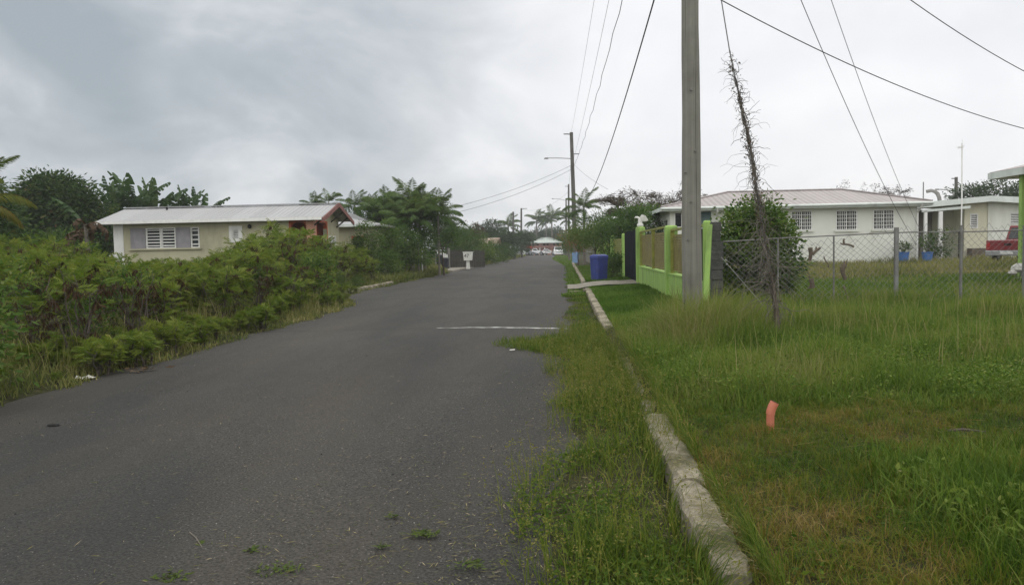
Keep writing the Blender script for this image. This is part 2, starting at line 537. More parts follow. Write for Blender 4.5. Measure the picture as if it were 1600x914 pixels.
G = {}
G['tall'] = foliage('tall_grass_blade', [(0, (.034, .070, .010)), (.40, (.090, .156, .022)), (.70, (.170, .215, .042)), (.92, (.20, .19, .075)), (1, (.32, .28, .14))], .35)
G['mown'] = foliage('mown_grass_blade', [(0, (.028, .066, .007)), (.34, (.084, .136, .012)), (.54, (.140, .142, .020)), (.76, (.165, .112, .028)), (1, (.30, .225, .095))], .3)
G['lawn'] = foliage('lawn_blade', [(0, (.035, .075, .009)), (.6, (.082, .158, .018)), (1, (.14, .18, .045))], .3)
G['weed'] = foliage('weed_leaf', [(0, (.032, .066, .010)), (.40, (.088, .138, .018)), (.70, (.150, .165, .030)), (.9, (.22, .185, .065)), (1, (.40, .34, .20))], .35)
G['dry'] = foliage('dry_grass_blade', [(0, (.055, .085, .02)), (.4, (.15, .165, .05)), (.8, (.29, .255, .11)), (1, (.42, .36, .2))], .35)
G['leuc'] = foliage('feathery_leaf', [(0, (.035, .022, .014)), (.16, (.10, .06, .035)), (.24, (.065, .062, .02)), (.36, (.050, .086, .014)), (.62, (.104, .155, .022)), (.85, (.175, .210, .036)), (1, (.24, .22, .06))], .4)
G['pod'] = foliage('brown_pod', [(0, (.028, .018, .012)), (.6, (.075, .045, .028)), (1, (.15, .09, .05))], .1)
G['mango'] = foliage('dark_tree_leaf', [(0, (.018, .042, .012)), (.55, (.042, .080, .020)), (.9, (.09, .115, .03)), (1, (.11, .07, .03))], .3, .45, .3)
G['bush'] = foliage('bush_leaf', [(0, (.022, .052, .010)), (.5, (.055, .112, .020)), (.85, (.115, .175, .032)), (1, (.12, .15, .045))], .3, .42, .35)
G['tree'] = foliage('tree_leaf', [(0, (.024, .052, .012)), (.5, (.060, .112, .022)), (.85, (.110, .160, .036)), (1, (.12, .15, .045))], .3)
G['far'] = foliage('far_tree_leaf', [(0, (.024, .045, .018)), (.6, (.052, .085, .032)), (1, (.09, .12, .048))], .25)
G['yellow'] = foliage('yellow_green_leaf', [(0, (.035, .065, .012)), (.5, (.085, .135, .022)), (.85, (.15, .18, .035)), (1, (.30, .10, .04))], .35)
G['palm'] = foliage('palm_leaflet', [(0, (.028, .055, .014)), (.5, (.068, .120, .026)), (.85, (.115, .160, .04)), (1, (.20, .17, .05))], .3, .4, .35)
G['ypalm'] = foliage('yellowing_palm_leaflet', [(0, (.04, .07, .014)), (.5, (.095, .125, .022)), (.85, (.17, .165, .03)), (1, (.26, .15, .035))], .35, .45, .3)
G['banana'] = foliage('banana_leaf', [(0, (.020, .042, .016)), (.5, (.045, .085, .028)), (1, (.10, .145, .055))], .3, .4, .35)
G['deadleaf'] = foliage('dead_leaf', [(0, (.03, .020, .013)), (.5, (.075, .050, .032)), (1, (.15, .105, .062))], .15)
G['croton'] = foliage('reddish_leaf', [(0, (.05, .025, .015)), (.5, (.085, .045, .028)), (1, (.08, .11, .03))], .25)
G['bare'] = foliage('sparse_brown_leaf', [(0, (.04, .032, .024)), (.6, (.075, .06, .042)), (1, (.10, .075, .04))], .2)
G['clip'] = foliage('clipping', [(0, (.05, .085, .018)), (.4, (.10, .12, .03)), (.75, (.20, .17, .07)), (1, (.38, .32, .2))], .2)


# ------------------------------------------------------------------ world
W = bpy.data.worlds.new('World')
S.world = W
W.use_nodes = True
nt = W.node_tree
nt.nodes.clear()
SUN_EL, SUN_AZ = R(52), R(35)            # azimuth from +Y towards +X
sky = nd(nt, 'ShaderNodeTexSky', sky_type='NISHITA')
sky.sun_disc = False
sky.sun_elevation = SUN_EL
sky.sun_rotation = SUN_AZ
sky.air_density = 1.0; sky.dust_density = 2.0
bg1 = nd(nt, 'ShaderNodeBackground', {0: sky.outputs[0], 1: .1})
dirv = nd(nt, 'ShaderNodeTexCoord').outputs['Generated']
sp = nd(nt, 'ShaderNodeSeparateXYZ', {0: dirv})
zc = mth(nt, 'MAXIMUM', sp.outputs[2], 0.0)
den = mth(nt, 'ADD', zc, .10)
cv = nd(nt, 'ShaderNodeCombineXYZ', {0: mth(nt, 'DIVIDE', sp.outputs[0], den), 1: mth(nt, 'DIVIDE', sp.outputs[1], den), 2: 0.0}).outputs[0]
n_big = noise(nt, cv, .42, 5, .52, .3)
n_mid = noise(nt, scaled(nt, cv, (1, .8, 1)), 1.1, 6, .55, .2)
n_dir = noise(nt, scaled(nt, dirv, (1.0, 1.0, 1.7)), 4.2, 6, .52, .5)
side = mth(nt, 'ADD', mth(nt, 'ADD', sp.outputs[0], mth(nt, 'MULTIPLY', mth(nt, 'SUBTRACT', n_dir, .5), .42)), mth(nt, 'MULTIPLY', mth(nt, 'SUBTRACT', n_big, .5), .25))
sfac = nd(nt, 'ShaderNodeMapRange', {0: side, 1: -.42, 2: .12, 3: 0.0, 4: 1.0}, interpolation_type='SMOOTHSTEP').outputs[0]
n_fine = noise(nt, scaled(nt, dirv, (1.0, 1.0, 1.5)), 10.0, 5, .5, .4)
tex = mth(nt, 'ADD', mth(nt, 'MULTIPLY', n_dir, .76), mth(nt, 'MULTIPLY', n_fine, .24))
grey = ramp(nt, tex, [(.34, (.40, .45, .49)), (.48, (.515, .558, .595)), (.62, (.72, .75, .78))])
white = ramp(nt, tex, [(.30, (.84, .855, .89)), (.52, (.94, .945, .965)), (.7, (1.03, 1.03, 1.04))])
ccol = mixc(nt, sfac, grey, white)
# overcast sky: the dome overhead and behind the viewer is brighter than its rim
ov = mth(nt, 'ADD', 1.0, mth(nt, 'MULTIPLY', nd(nt, 'ShaderNodeMapRange', {0: sp.outputs[2], 1: .30, 2: .95, 3: 0.0, 4: 1.0}, interpolation_type='SMOOTHSTEP').outputs[0], .62))
bk = nd(nt, 'ShaderNodeMapRange', {0: sp.outputs[1], 1: .35, 2: -.5, 3: 0.0, 4: .75}, interpolation_type='SMOOTHSTEP').outputs[0]
ovf = nd(nt, 'ShaderNodeMapRange', {0: sp.outputs[2], 1: .32, 2: .6, 3: 0.0, 4: .9}, interpolation_type='SMOOTHSTEP').outputs[0]
bkf = nd(nt, 'ShaderNodeMapRange', {0: sp.outputs[1], 1: .35, 2: -.1, 3: 0.0, 4: .9}, interpolation_type='SMOOTHSTEP').outputs[0]
ccol = mixc(nt, mth(nt, 'MAXIMUM', ovf, bkf), ccol, (.87, .86, .83))
bg2 = nd(nt, 'ShaderNodeBackground', {0: ccol, 1: mth(nt, 'ADD', ov, bk)})
mx = nd(nt, 'ShaderNodeMixShader', {0: .93, 1: bg1.outputs[0], 2: bg2.outputs[0]})
out = nd(nt, 'ShaderNodeOutputWorld')
nt.links.new(mx.outputs[0], out.inputs[0])

sl = bpy.data.lights.new('sun', 'SUN')
sl.energy = 1.1; sl.angle = R(22); sl.color = (1.0, .96, .89)
so = bpy.data.objects.new('sun', sl)
COL.objects.link(so)
sd = Vector((math.sin(SUN_AZ) * math.cos(SUN_EL), math.cos(SUN_AZ) * math.cos(SUN_EL), math.sin(SUN_EL)))
so.rotation_euler = sd.to_track_quat('Z', 'Y').to_euler()
so.location = (20, 20, 60)
S.view_settings.view_transform = 'Standard'
S.view_settings.look = 'None'
S.view_settings.exposure = 0
S.view_settings.gamma = 1
S.view_settings.use_curve_mapping = False
try:
    S.cycles.max_bounces = 6; S.cycles.diffuse_bounces = 3; S.cycles.transmission_bounces = 3; S.cycles.transparent_max_bounces = 4
    S.cycles.use_denoising = True
except Exception:
    pass

# ------------------------------------------------------------------ ground and road
xs = np.unique(np.round(np.concatenate([
    np.array([-440, -300, -180, -120, -80, -60, -45, -35, -28, -24]), np.arange(-21, -5, .35), np.arange(-5, -.8, .7), np.arange(-.8, .66, .08),
    np.array([.69, .73, .77, .82, .9]), np.arange(1.0, 7, .25), np.arange(7, 26, 1.0), np.array([28, 32, 38, 46, 60, 80, 120, 180, 300, 440])]), 3))
ys = np.unique(np.round(np.concatenate([
    np.array([-60, -40, -25, -15]), np.arange(-10, 2, .8), np.arange(2, 18, .25), np.arange(18, 50, .5), np.arange(50, 130, 2.0), np.array([135, 145, 160, 180, 200, 230, 270, 330, 420, 560])]), 3))
GX, GY = np.meshgrid(xs, ys)
GZ = gz(GX, GY)
nx, ny = len(xs), len(ys)
me = bpy.data.meshes.new('ground')
ii = (np.arange(ny - 1)[:, None] * nx + np.arange(nx - 1)[None]).ravel()
me.from_pydata(np.stack([GX, GY, GZ], -1).reshape(-1, 3).tolist(), [], np.stack([ii, ii + 1, ii + nx + 1, ii + nx], 1).tolist())
me.materials.append(M['soil'])
me.shade_smooth()
tag(link('ground', me), kind='structure')

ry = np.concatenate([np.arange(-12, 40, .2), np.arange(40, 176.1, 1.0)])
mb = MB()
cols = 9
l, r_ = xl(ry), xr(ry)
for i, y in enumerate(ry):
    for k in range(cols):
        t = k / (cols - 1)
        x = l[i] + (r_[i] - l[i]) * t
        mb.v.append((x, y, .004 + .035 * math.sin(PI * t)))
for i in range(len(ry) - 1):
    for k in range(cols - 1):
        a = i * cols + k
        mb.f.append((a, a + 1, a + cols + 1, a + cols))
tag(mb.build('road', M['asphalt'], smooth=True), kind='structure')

# worn white line across the road
mb = MB()
n = 60
for i in range(n + 1):
    t = i / n
    x = -2.62 + t * 2.70
    yc = 15.75 + .10 * math.sin(t * 4.2) + .02 * math.sin(t * 31)
    w = (.3 + .7 * min(1, t * 2.2)) * (.045 + .035 * abs(math.sin(t * 23 + 1)) + .02 * math.sin(t * 61)) * (1 if t < .96 else .6)
    tt = (x - float(xl(15.7))) / (float(xr(15.7)) - float(xl(15.7)))
    z = .004 + .035 * math.sin(PI * min(1, max(0, tt))) + .004
    mb.v += [(x, yc - w, z), (x, yc + w, z)]
mb.f = [(2 * i, 2 * i + 2, 2 * i + 3, 2 * i + 1) for i in range(n)]
tag(mb.build('road_marking', M['paintline']), kind='structure')


# kerbs: rough cast concrete lengths
def kerb(x, y0, y1, h=.14, w=.19, sink=.0, seed=0, dz=0.0, skew=0.0):
    rr = random.Random(seed)
    mb = MB()
    n = max(2, int((y1 - y0) / .12))
    prof = []
    for i in range(n + 1):
        t = i / n
        y = y0 + (y1 - y0) * t
        j = lambda s: rr.uniform(-s, s) * 1.7
        xx = x + skew * (t - .5) + .008 * math.sin(y * 2.3 + seed)
        c = .022 + (.03 if i in (0, n) else 0)
        z1 = h + dz + j(.006) - (.02 if i in (0, n) else 0)
        prof.append([(xx - w / 2 - .012 + j(.004), y, -.12), (xx - w / 2 + j(.006), y, z1 - c), (xx - w / 2 + c + j(.004), y, z1 + j(.003)), (xx + j(.01), y, z1 + .004 + j(.004)),
                     (xx + w / 2 - c + j(.004), y, z1 + j(.003)), (xx + w / 2 + j(.006), y, z1 - c), (xx + w / 2 + .012, y, -.12)])
    k = len(prof[0])
    for p in prof: mb.v += p
    for i in range(n):
        for q in range(k - 1):
            a = i * k + q
            mb.f.append((a, a + k, a + k + 1, a + 1))
    mb.f.append(tuple(range(k)))
    mb.f.append(tuple(n * k + q for q in range(k - 1, -1, -1)))
    return tag(mb.build('kerb', M['kerb'], smooth=False, origin=(x, y0, 0)), kind='structure')


kerb(.735, 3.55, 4.95, seed=1, h=.15)
kerb(.75, 4.97, 7.0, seed=2, h=.155)
kerb(.75, 7.4, 7.85, seed=3, h=.10)
kerb(.755, 8.3, 11.0, seed=4, h=.085)
kerb(.75, 15.0, 18.9, seed=5, h=.14)
kerb(.745, 18.94, 23.0, seed=6, h=.145)
kerb(.74, 23.04, 28.9, seed=7, h=.14)
kerb(.72, 34.6, 47, seed=8)
kerb(.68, 47.1, 62, seed=9)
kerb(.62, 62.1, 84, seed=10)
kerb(-8.45, 29.6, 33.2, seed=11)
kerb(-8.45, 33.6, 38.5, seed=12)
kerb(-8.45, 73.0, 84.0, seed=13)
kerb(-8.45, 44.0, 52.0, seed=14, h=.10)

# driveway apron to the gate, slab on the far left
mb = MB()
for i in range(9):
    t = i / 8
    x = .02 + t * 3.0
    z = max(.03, float(gz(x, 32)) + .05) if x > -.1 else .02
    mb.v += [(x, 30.0 + .9 * t + .05 * math.sin(i * 2), z), (x, 33.6 + .5 * t + .06 * math.sin(i * 3), z)]
mb.f = [(2 * i, 2 * i + 2, 2 * i + 3, 2 * i + 1) for i in range(8)]
tag(mb.build('driveway', M['slab']), kind='structure')
mb = MB().box(-9.6, -8.15, 56.5, 69.5, -.1, .13)
tag(mb.build('pavement', M['slab'], bev=.03), kind='structure')
# dirt track on the right lot
mb = MB()
for i in range(25):
    t = i / 24
    x = 10.5 + t * 22
    z = float(gz(x, 33)) + .03
    mb.v += [(x, 31.6 + 1.2 * t + .2 * math.sin(i * 1.3), z), (x, 33.0 + 2.0 * t + .2 * math.sin(i * 1.9 + 1), z)]
mb.f = [(2 * i, 2 * i + 2, 2 * i + 3, 2 * i + 1) for i in range(24)]
tag(mb.build('path', M['dirt']), kind='structure')

# ------------------------------------------------------------------ grass (stuff)
FRX = .74      # half-width of the view frustum per metre with margin


def scatter(n, x0, x1, y0, y1, power=0.0):
    y = y0 + (y1 - y0) * rng.uniform(0, 1, n) ** (1 + power)
    x = rng.uniform(x0, x1, n)
    return x, y


def stuff(lf, name, mat, label, cat):
    return tag(lf.build(name, mat), label, cat, kind='stuff')


def xyz(x, y, dz=0.0):
    return np.stack([x, y, gz(x, y) + dz], 1)


# boundary between the cut strip in front and the uncut grass behind it
def cut_y(x):
    return 7.05 + .22 * np.sin(x * 1.3 + .4) + .12 * np.sin(x * 3.1) + .10 * (x - 1)


# cut strip
lf = LF()
n = 380000
x, y = scatter(n, .80, 9.0, 1.8, 8.6, .35)
fr = (x < .62 * y + 1.4) | ((x < .62 * y + 4.5) & (rng.uniform(0, 1, n) < .5))
k = (y < cut_y(x) + .15 + rng.normal(0, .08, n)) & fr
lush = sm(1.5, 2.15, x + .28 * lumps(x, y, .6)) * (1 - sm(4.9, 5.9, y + .3 * lumps(x, y, .5)))    # greener tongue on the right
x, y, lush = x[k], y[k], lush[k]
n = len(x)
thin = lumps(x + 4, y * 1.1, .16) + .7 * lumps(x, y, .07)
k = (thin > -.75) | (rng.uniform(0, 1, n) < .25)
x, y, lush, thin = x[k], y[k], lush[k], thin[k]; n = len(x)
patch = lumps(x, y, .55) * .6 + lumps(x + 9, y, .21) * .5 + lumps(x, y + 5, .09) * .3
tint = np.clip(.52 + .34 * patch - .34 * lush + rng.normal(0, .19, n) - .14 * sm(5.5, 7.2, y) + .10 * sm(4.2, 3.2, y), 0, 1)
h = rng.uniform(.02, .075, n) * (1 + 1.6 * lush * rng.uniform(.3, 1, n)) * (1 + .5 * sm(-.2, .6, thin))
lay = rng.uniform(.35, 1.15, n) * (1 - .25 * lush)
lf.blades(xyz(x, y, rng.uniform(-.005, .028, n)), rng.uniform(0, 2 * PI, n), h * (1 + .6 * (lay > .95)), rng.uniform(.0018, .0042, n), lay, tint)
# long cut stalks lying about
q = 1500
xs_, ys_ = scatter(q, .85, 5.2, 2.5, 7.2, .2)
k = (xs_ < .62 * ys_ + 1.2) & (ys_ < cut_y(xs_)); xs_, ys_ = xs_[k], ys_[k]; q = len(xs_)
aa = rng.uniform(0, 2 * PI, q)
lf.leaves(xyz(xs_, ys_, rng.uniform(.03, .065, q)), np.stack([np.cos(aa), np.sin(aa), rng.uniform(-.12, .2, q)], 1), rdir(q, .3, 1), rng.uniform(.08, .28, q), rng.uniform(.0022, .004, q), np.clip(rng.normal(.82, .14, q), .3, 1), .06)
# broad leaved weeds low in the strip
x, y = scatter(9000, .95, 6.0, 2.4, 7.6, .3)
k = (x < .62 * y + 1.3) & (lumps(x, y, .45) + .4 * lumps(x, y, .2) > -.1)
x, y = x[k], y[k]; n = len(x)
lf.leaves(xyz(x, y, rng.uniform(.01, .06, n)), rdir(n, -.1, .7), rdir(n, .4, 1), rng.uniform(.018, .045, n), rng.uniform(.010, .024, n), np.clip(rng.normal(.2, .14, n), 0, 1))
stuff(lf, 'mown_grass', G['mown'], 'freshly cut yellowing grass strip beside the kerb in front', 'grass')

# lush patch at the lower right corner and clumps
lf = LF()
n = 60000
x, y = scatter(n, 1.4, 4.6, 2.4, 6.0)
f = sm(1.55, 2.3, x + .3 * lumps(x, y, .5)) * (1 - sm(4.7, 5.7, y))
k = (f > rng.uniform(0.05, 1, n)) & (x < .62 * y + 1.3)
x, y = x[k], y[k]; n = len(x)
lf.blades(xyz(x, y), rng.uniform(0, 2 * PI, n), rng.uniform(.06, .21, n), rng.uniform(.004, .009, n), rng.uniform(.2, 1.0, n), np.clip(.42 + .2 * lumps(x, y, .4) + rng.normal(0, .13, n), 0, .92))
x, y = scatter(11000, 1.5, 4.6, 2.4, 6.0)
f = sm(1.6, 2.2, x + .3 * lumps(x, y, .5)) * (1 - sm(4.5, 5.5, y))
k = (f > .4) & (lumps(x, y, .3) > -.2)
x, y = x[k], y[k]; n = len(x)
lf.leaves(xyz(x, y, rng.uniform(.02, .13, n)), rdir(n, -.1, .8), rdir(n, .4, 1), rng.uniform(.03, .07, n), rng.uniform(.015, .035, n), np.clip(rng.normal(.5, .15, n), 0, .85))
stuff(lf, 'lush_grass', G['tall'], 'lush green grass clump at the lower right of the cut strip', 'grass')

# uncut grass up to the wire fence and around the pole
lf = LF()
n = 290000
x, y = scatter(n, .85, 16.0, 6.9, 19.5, .25)
k = ((x < .62 * y + 1.6) | (rng.uniform(0, 1, n) < .4)) & (y > cut_y(x) + rng.normal(0, .10, n))
k &= ~((y > 17.2) & (x < 3.2) & (rng.uniform(0, 1, n) < .9))
lawnmask = sm(15.0, 17.0, y) * (1 - sm(1.6, 2.5, x))
k &= rng.uniform(0, 1, n) > lawnmask
x, y = x[k], y[k]; n = len(x)
L1 = lumps(x, y, 1.1); L2 = lumps(x + 7, y - 3, .45)
edge = sm(0, .7, y - cut_y(x))
hh = (.15 + .17 * sm(-.4, .7, L1) + .10 * sm(-.2, .6, L2)) * (.55 + .45 * edge)
pole_boost = np.exp(-(((x - 2.1) / 1.0) ** 2 + ((y - 12.6) / 1.8) ** 2))
pole_boost = np.clip(pole_boost + .8 * np.exp(-(((x - 2.0) / .8) ** 2 + ((y - 11.6) / 1.0) ** 2)), 0, 1.2)
hh = hh + .34 * pole_boost + .08 * sm(9, 12, y)
h = hh * rng.uniform(.5, 1.25, n)
h *= (1 - .45 * (1 - sm(1.0, 1.7, x)) * sm(10, 12, y))
tint = np.clip(.49 + .22 * L1 - .14 * L2 + .10 * lumps(x, y, .2) + rng.normal(0, .17, n) + .20 * pole_boost, 0, .95)
lf.blades(xyz(x, y), rng.uniform(0, 2 * PI, n), h, rng.uniform(.003, .007, n) * (1 + .035 * y), rng.uniform(.15, 1.05, n), tint)
# tall pale seed stalks
n = 3600
x, y = scatter(n, 1.2, 13, 7.4, 18.5)
k = (x < .62 * y + 1.6) & (y > cut_y(x) + .3) & (lumps(x + 3, y, .9) + .6 * np.exp(-((y - 13) / 3) ** 2) > rng.uniform(-.2, 1.0, n))
k &= ~((y > 14.5) & (x < 2.4))
x, y = x[k], y[k]; n = len(x)
lf.blades(xyz(x, y), rng.uniform(0, 2 * PI, n), rng.uniform(.42, .80, n), rng.uniform(.005, .008, n), rng.uniform(.05, .45, n), np.clip(rng.normal(.86, .08, n), .6, 1))
# leafy weeds inside
n = 90000
x, y = scatter(n, .85, 11, 6.9, 17.0, .5)
k = (x < .62 * y + 1.5) & (y > cut_y(x)) & (lumps(x, y, .55) + .5 * lumps(x, y, .2) > -.1) & ~((y > 14.5) & (x < 2.4))
x, y = x[k], y[k]; n = len(x)
lf.leaves(xyz(x, y, rng.uniform(.03, .30, n)), rdir(n, -.2, .8), rdir(n, .3, 1), rng.uniform(.018, .05, n), rng.uniform(.009, .024, n), np.clip(.42 + .12 * lumps(x, y, .35) + rng.normal(0, .16, n), 0, .88))
stuff(lf, 'tall_grass', G['tall'], 'tall uncut green grass around the pole and along the wire fence', 'grass')

# verge between asphalt and kerb
lf = LF()
n = 120000
x, y = scatter(n, -1.35, .68, 2.2, 30, .75)
e = xr(y) + .02 - .26 * np.clip(lumps(x * .3, y, .6), -.6, 1) * (1 + 0 * y)
tongue = np.exp(-((y - 13.2) / 1.0) ** 2) * .85
dens = sm(-.05, .30, x - e + tongue) * (.30 + .70 * sm(-.35, .35, lumps(x + 2, y, .7) + .5 * tongue))
bare = np.exp(-(((x - .55) / .22) ** 2 + ((y - 5.9) / .8) ** 2)) + np.exp(-(((x - .5) / .22) ** 2 + ((y - 9.6) / .5) ** 2)) + np.exp(-(((x - .6) / .2) ** 2 + ((y - 18) / 2.2) ** 2))
k = rng.uniform(0, 1, n) < dens * (1 - .8 * np.clip(bare, 0, 1))
x, y = x[k], y[k]; n = len(x)
near = 1 - sm(9, 16, y)
far = sm(15, 18, y)
tint = np.clip(.46 + .22 * lumps(x, y, .5) + rng.normal(0, .17, n), 0, .95)
h = (.04 + .15 * rng.uniform(0, 1, n) ** 1.6 + .07 * np.exp(-((y - 9) / 2) ** 2)) * (1 - .55 * far) * (1 + .35 * lumps(x, y, .3))
lf.blades(xyz(x, y), rng.uniform(0, 2 * PI, n), h, rng.uniform(.0035, .007, n) * (1 + .05 * y), rng.uniform(.3, 1.05, n), tint)
# weeds with pale seed heads
n = 8500
x, y = scatter(n, -.55, .85, 2.3, 16, .3)
k = (lumps(x + 1, y, .5) + .9 * np.exp(-((y - 9.0) / 3.2) ** 2) > rng.uniform(-.1, 1.2, n)) & (x > xr(y) - .25)
x, y = x[k], y[k]; n = len(x)
az = rng.uniform(0, 2 * PI, n); h = rng.uniform(.12, .40, n); le = rng.uniform(.2, .7, n)
b0 = xyz(x, y)
lf.blades(b0, az, h, .0045, le, np.clip(rng.normal(.62, .12, n), 0, .9))
kq = np.sqrt(np.clip(1 - le ** 2 * .75, .05, 1))
tip = b0 + np.stack([np.cos(az) * le * h, np.sin(az) * le * h, h * kq], 1)
for q in range(5):
    lf.leaves(tip + rng.normal(0, .012, (n, 3)) * np.array([1, 1, 1.2]), rdir(n, -.3, 1), rdir(n), rng.uniform(.010, .024, n), rng.uniform(.006, .011, n), np.clip(rng.normal(.84, .08, n) - .06 * sm(6, 4, y), .5, 1))
n = 26000
x, y = scatter(n, -.5, .68, 2.3, 16, .4)
k = (lumps(x, y, .35) > .0) & (x > xr(y) - .2) & (rng.uniform(0, 1, n) > .6 * np.exp(-((x - .5) / .25) ** 2 - ((y - 5.9) / .8) ** 2))
x, y = x[k], y[k]; n = len(x)
lf.leaves(xyz(x, y, rng.uniform(.01, .10, n)), rdir(n, -.1, .8), rdir(n, .4, 1), rng.uniform(.02, .055, n), rng.uniform(.008, .022, n), np.clip(rng.normal(.34, .15, n), 0, .8))
n = 9000
s_ = rng.uniform(0, 1, n) < .6
y = rng.uniform(3.3, 11.5, n)
x = np.where(s_, .625 - rng.uniform(0, .06, n), .865 + rng.uniform(0, .06, n))
k = lumps(x * .2, y, .28) + .8 * sm(6.2, 8.2, y) + .5 * sm(4.3, 3.4, y) > rng.uniform(-.3, 1.0, n)
x, y, s_ = x[k], y[k], s_[k]; n = len(x)
az = np.where(s_, rng.normal(0, .7, n), PI + rng.normal(0, .7, n))
lf.blades(xyz(x, y), az, rng.uniform(.12, .30, n), rng.uniform(.003, .006, n), rng.uniform(.3, .95, n), np.clip(rng.normal(.45, .22, n), 0, 1))
stuff(lf, 'verge_weeds', G['weed'], 'straggly weeds and seeding grass between asphalt and right kerb', 'weeds')

# lawn strip in front of the lime green wall and on up the road
lf = LF()
n = 80000
x, y = scatter(n, .84, 3.0, 14.5, 62, .7)
k = (rng.uniform(0, 1, n) < sm(14.8, 16.8, y)) & ~((y > 29.6) & (y < 34.4))
x, y = x[k], y[k]; n = len(x)
lf.blades(xyz(x, y), rng.uniform(0, 2 * PI, n), rng.uniform(.03, .075, n) * (1 + .02 * y), rng.uniform(.007, .013, n) * (1 + .02 * y), rng.uniform(.2, .95, n), np.clip(.5 + .22 * lumps(x, y, 1.2) + rng.normal(0, .15, n) + .25 * sm(34, 40, y), 0, 1))
n = 30000
x, y = scatter(n, -2.2, .8, 26, 170, .8)
k = (x > xr(y) - .1 * rng.uniform(0, 1, n)) & ~((y > 29.6) & (y < 34.0))
x, y = x[k], y[k]; n = len(x)
lf.blades(xyz(x, y), rng.uniform(0, 2 * PI, n), rng.uniform(.04, .12, n), rng.uniform(.02, .03, n) * (1 + .012 * y), rng.uniform(.2, .95, n), np.clip(.75 + rng.normal(0, .15, n), 0, 1))
stuff(lf, 'lawn', G['lawn'], 'short green lawn strip in front of the lime green wall', 'grass')

# field behind the wire fence: green nearer, straw coloured by the houses
lf = LF(); ld = LF()
n = 120000
x, y = scatter(n, 3.3, 34, 17.5, 45, .2)
k = (x < .64 * y + 3)
x, y = x[k], y[k]; n = len(x)
on_path = (y > 31.6 + 1.2 * (x - 10.5) / 22) & (y < 33.0 + 2.0 * (x - 10.5) / 22) & (x > 10.3)
k = ~on_path | (rng.uniform(0, 1, n) < .12)
x, y = x[k], y[k]; n = len(x)
isdry = sm(28.5, 32.5, y + 1.5 * lumps(x, y, 2.5)) > rng.uniform(.08, .92, n)
for acc, sel, hs, tm in ((lf, ~isdry, .16, .42), (ld, isdry, .30, .58)):
    xx, yy = x[sel], y[sel]; q = len(xx)
    hh = hs * rng.uniform(.5, 1.5, q) * (1 + .5 * lumps(xx, yy, 2.0))
    acc.blades(xyz(xx, yy), rng.uniform(0, 2 * PI, q), hh, rng.uniform(.016, .03, q), rng.uniform(.15, .8, q), np.clip(tm + .18 * lumps(xx, yy, 1.7) + rng.normal(0, .15, q), 0, .97))
stuff(lf, 'field_grass', G['tall'], 'green grass of the lot behind the wire fence', 'grass')
stuff(ld, 'dry_grass', G['dry'], 'straw coloured dry grass in front of the white house', 'grass')

# left verge undergrowth
lf = LF()
n = 90000
y = 6.5 + 48 * rng.uniform(0, 1, n) ** 1.5
x = xl(y) + .12 - 12 * rng.uniform(0, 1, n) ** 1.6
k = (rng.uniform(0, 1, n) < sm(.15, -.25, x - xl(y) + .2 * lumps(x, y, .5) + .22 * lumps(x, y, .18)))
x, y = x[k], y[k]; n = len(x)
h = rng.uniform(.08, .36, n) * (.35 + .65 * sm(0, -1.0, x - xl(y))) * (1 + .4 * lumps(x, y, .9))
lf.blades(xyz(x, y), rng.uniform(0, 2 * PI, n), h, rng.uniform(.006, .011, n) * (1 + .035 * y), rng.uniform(.2, 1.0, n), np.clip(.40 + .30 * lumps(x, y, .8) + rng.normal(0, .2, n) - .18 * sm(28, 34, y), 0, 1))
n = 10000
y = 6.8 + 26 * rng.uniform(0, 1, n) ** 1.4
x = xl(y) - .1 - 7 * rng.uniform(0, 1, n) ** 1.4
k = lumps(x, y, .8) > -.25
x, y = x[k], y[k]; n = len(x)
lf.blades(xyz(x, y), rng.uniform(0, 2 * PI, n), rng.uniform(.3, .85, n) * sm(.1, -.9, x - xl(y)), rng.uniform(.004, .008, n) * (1 + .03 * y), rng.uniform(.1, .8, n), np.clip(rng.normal(.5, .22, n), 0, 1))
n = 30000
y = 38 + 125 * rng.uniform(0, 1, n) ** 1.3
x = -8.3 - 8 * rng.uniform(0, 1, n) ** 1.5
k = ~((y > 56) & (y < 70) & (x > -9.7))
x, y = x[k], y[k]; n = len(x)
lf.blades(xyz(x, y), rng.uniform(0, 2 * PI, n), rng.uniform(.15, .5, n), rng.uniform(.03, .05, n) * (1 + .008 * y), rng.uniform(.2, .8, n), np.clip(.36 + .25 * lumps(x, y, 2.5) + rng.normal(0, .15, n), 0, .9))
stuff(lf, 'undergrowth', G['dry'], 'mixed green and straw coloured undergrowth below the wild shrubs', 'undergrowth')

# loose chippings on the asphalt
lf = LF()
n = 90000
x, y = scatter(n, -6.0, .6, 2.1, 13, .7)
p = .10 + .9 * np.exp(-np.clip(xr(y) - x, 0, 9) / .7) * (.4 + .6 * sm(-.4, .5, lumps(x, y, .5)))
k = rng.uniform(0, 1, n) < p
x, y = x[k], y[k]; n = len(x)
tt = np.clip((x - xl(y)) / (xr(y) - xl(y)), 0, 1)
z = .006 + .035 * np.sin(PI * tt) + rng.uniform(0, .004, n)
s = rng.uniform(.003, .009, n) * (1 + .9 * (rng.uniform(0, 1, n) > .95))
lf.leaves(np.stack([x, y, z], 1), rdir(n, -.15, .35), rdir(n, .2, 1), s, s * .9, np.clip(rng.normal(.42, .25, n), 0, 1), .1)
m_, nt_ = newmat('stone_chips')
at_ = nd(nt_, 'ShaderNodeAttribute', attribute_name='tint')
finish(nt_, ramp(nt_, at_.outputs['Fac'], [(0, (.02, .02, .02)), (.5, (.080, .076, .068)), (.85, (.15, .143, .128)), (1, (.27, .26, .235))]), .8, .3)
stuff(lf, 'gravel', m_, 'loose grey stone chips scattered over the asphalt', 'gravel')

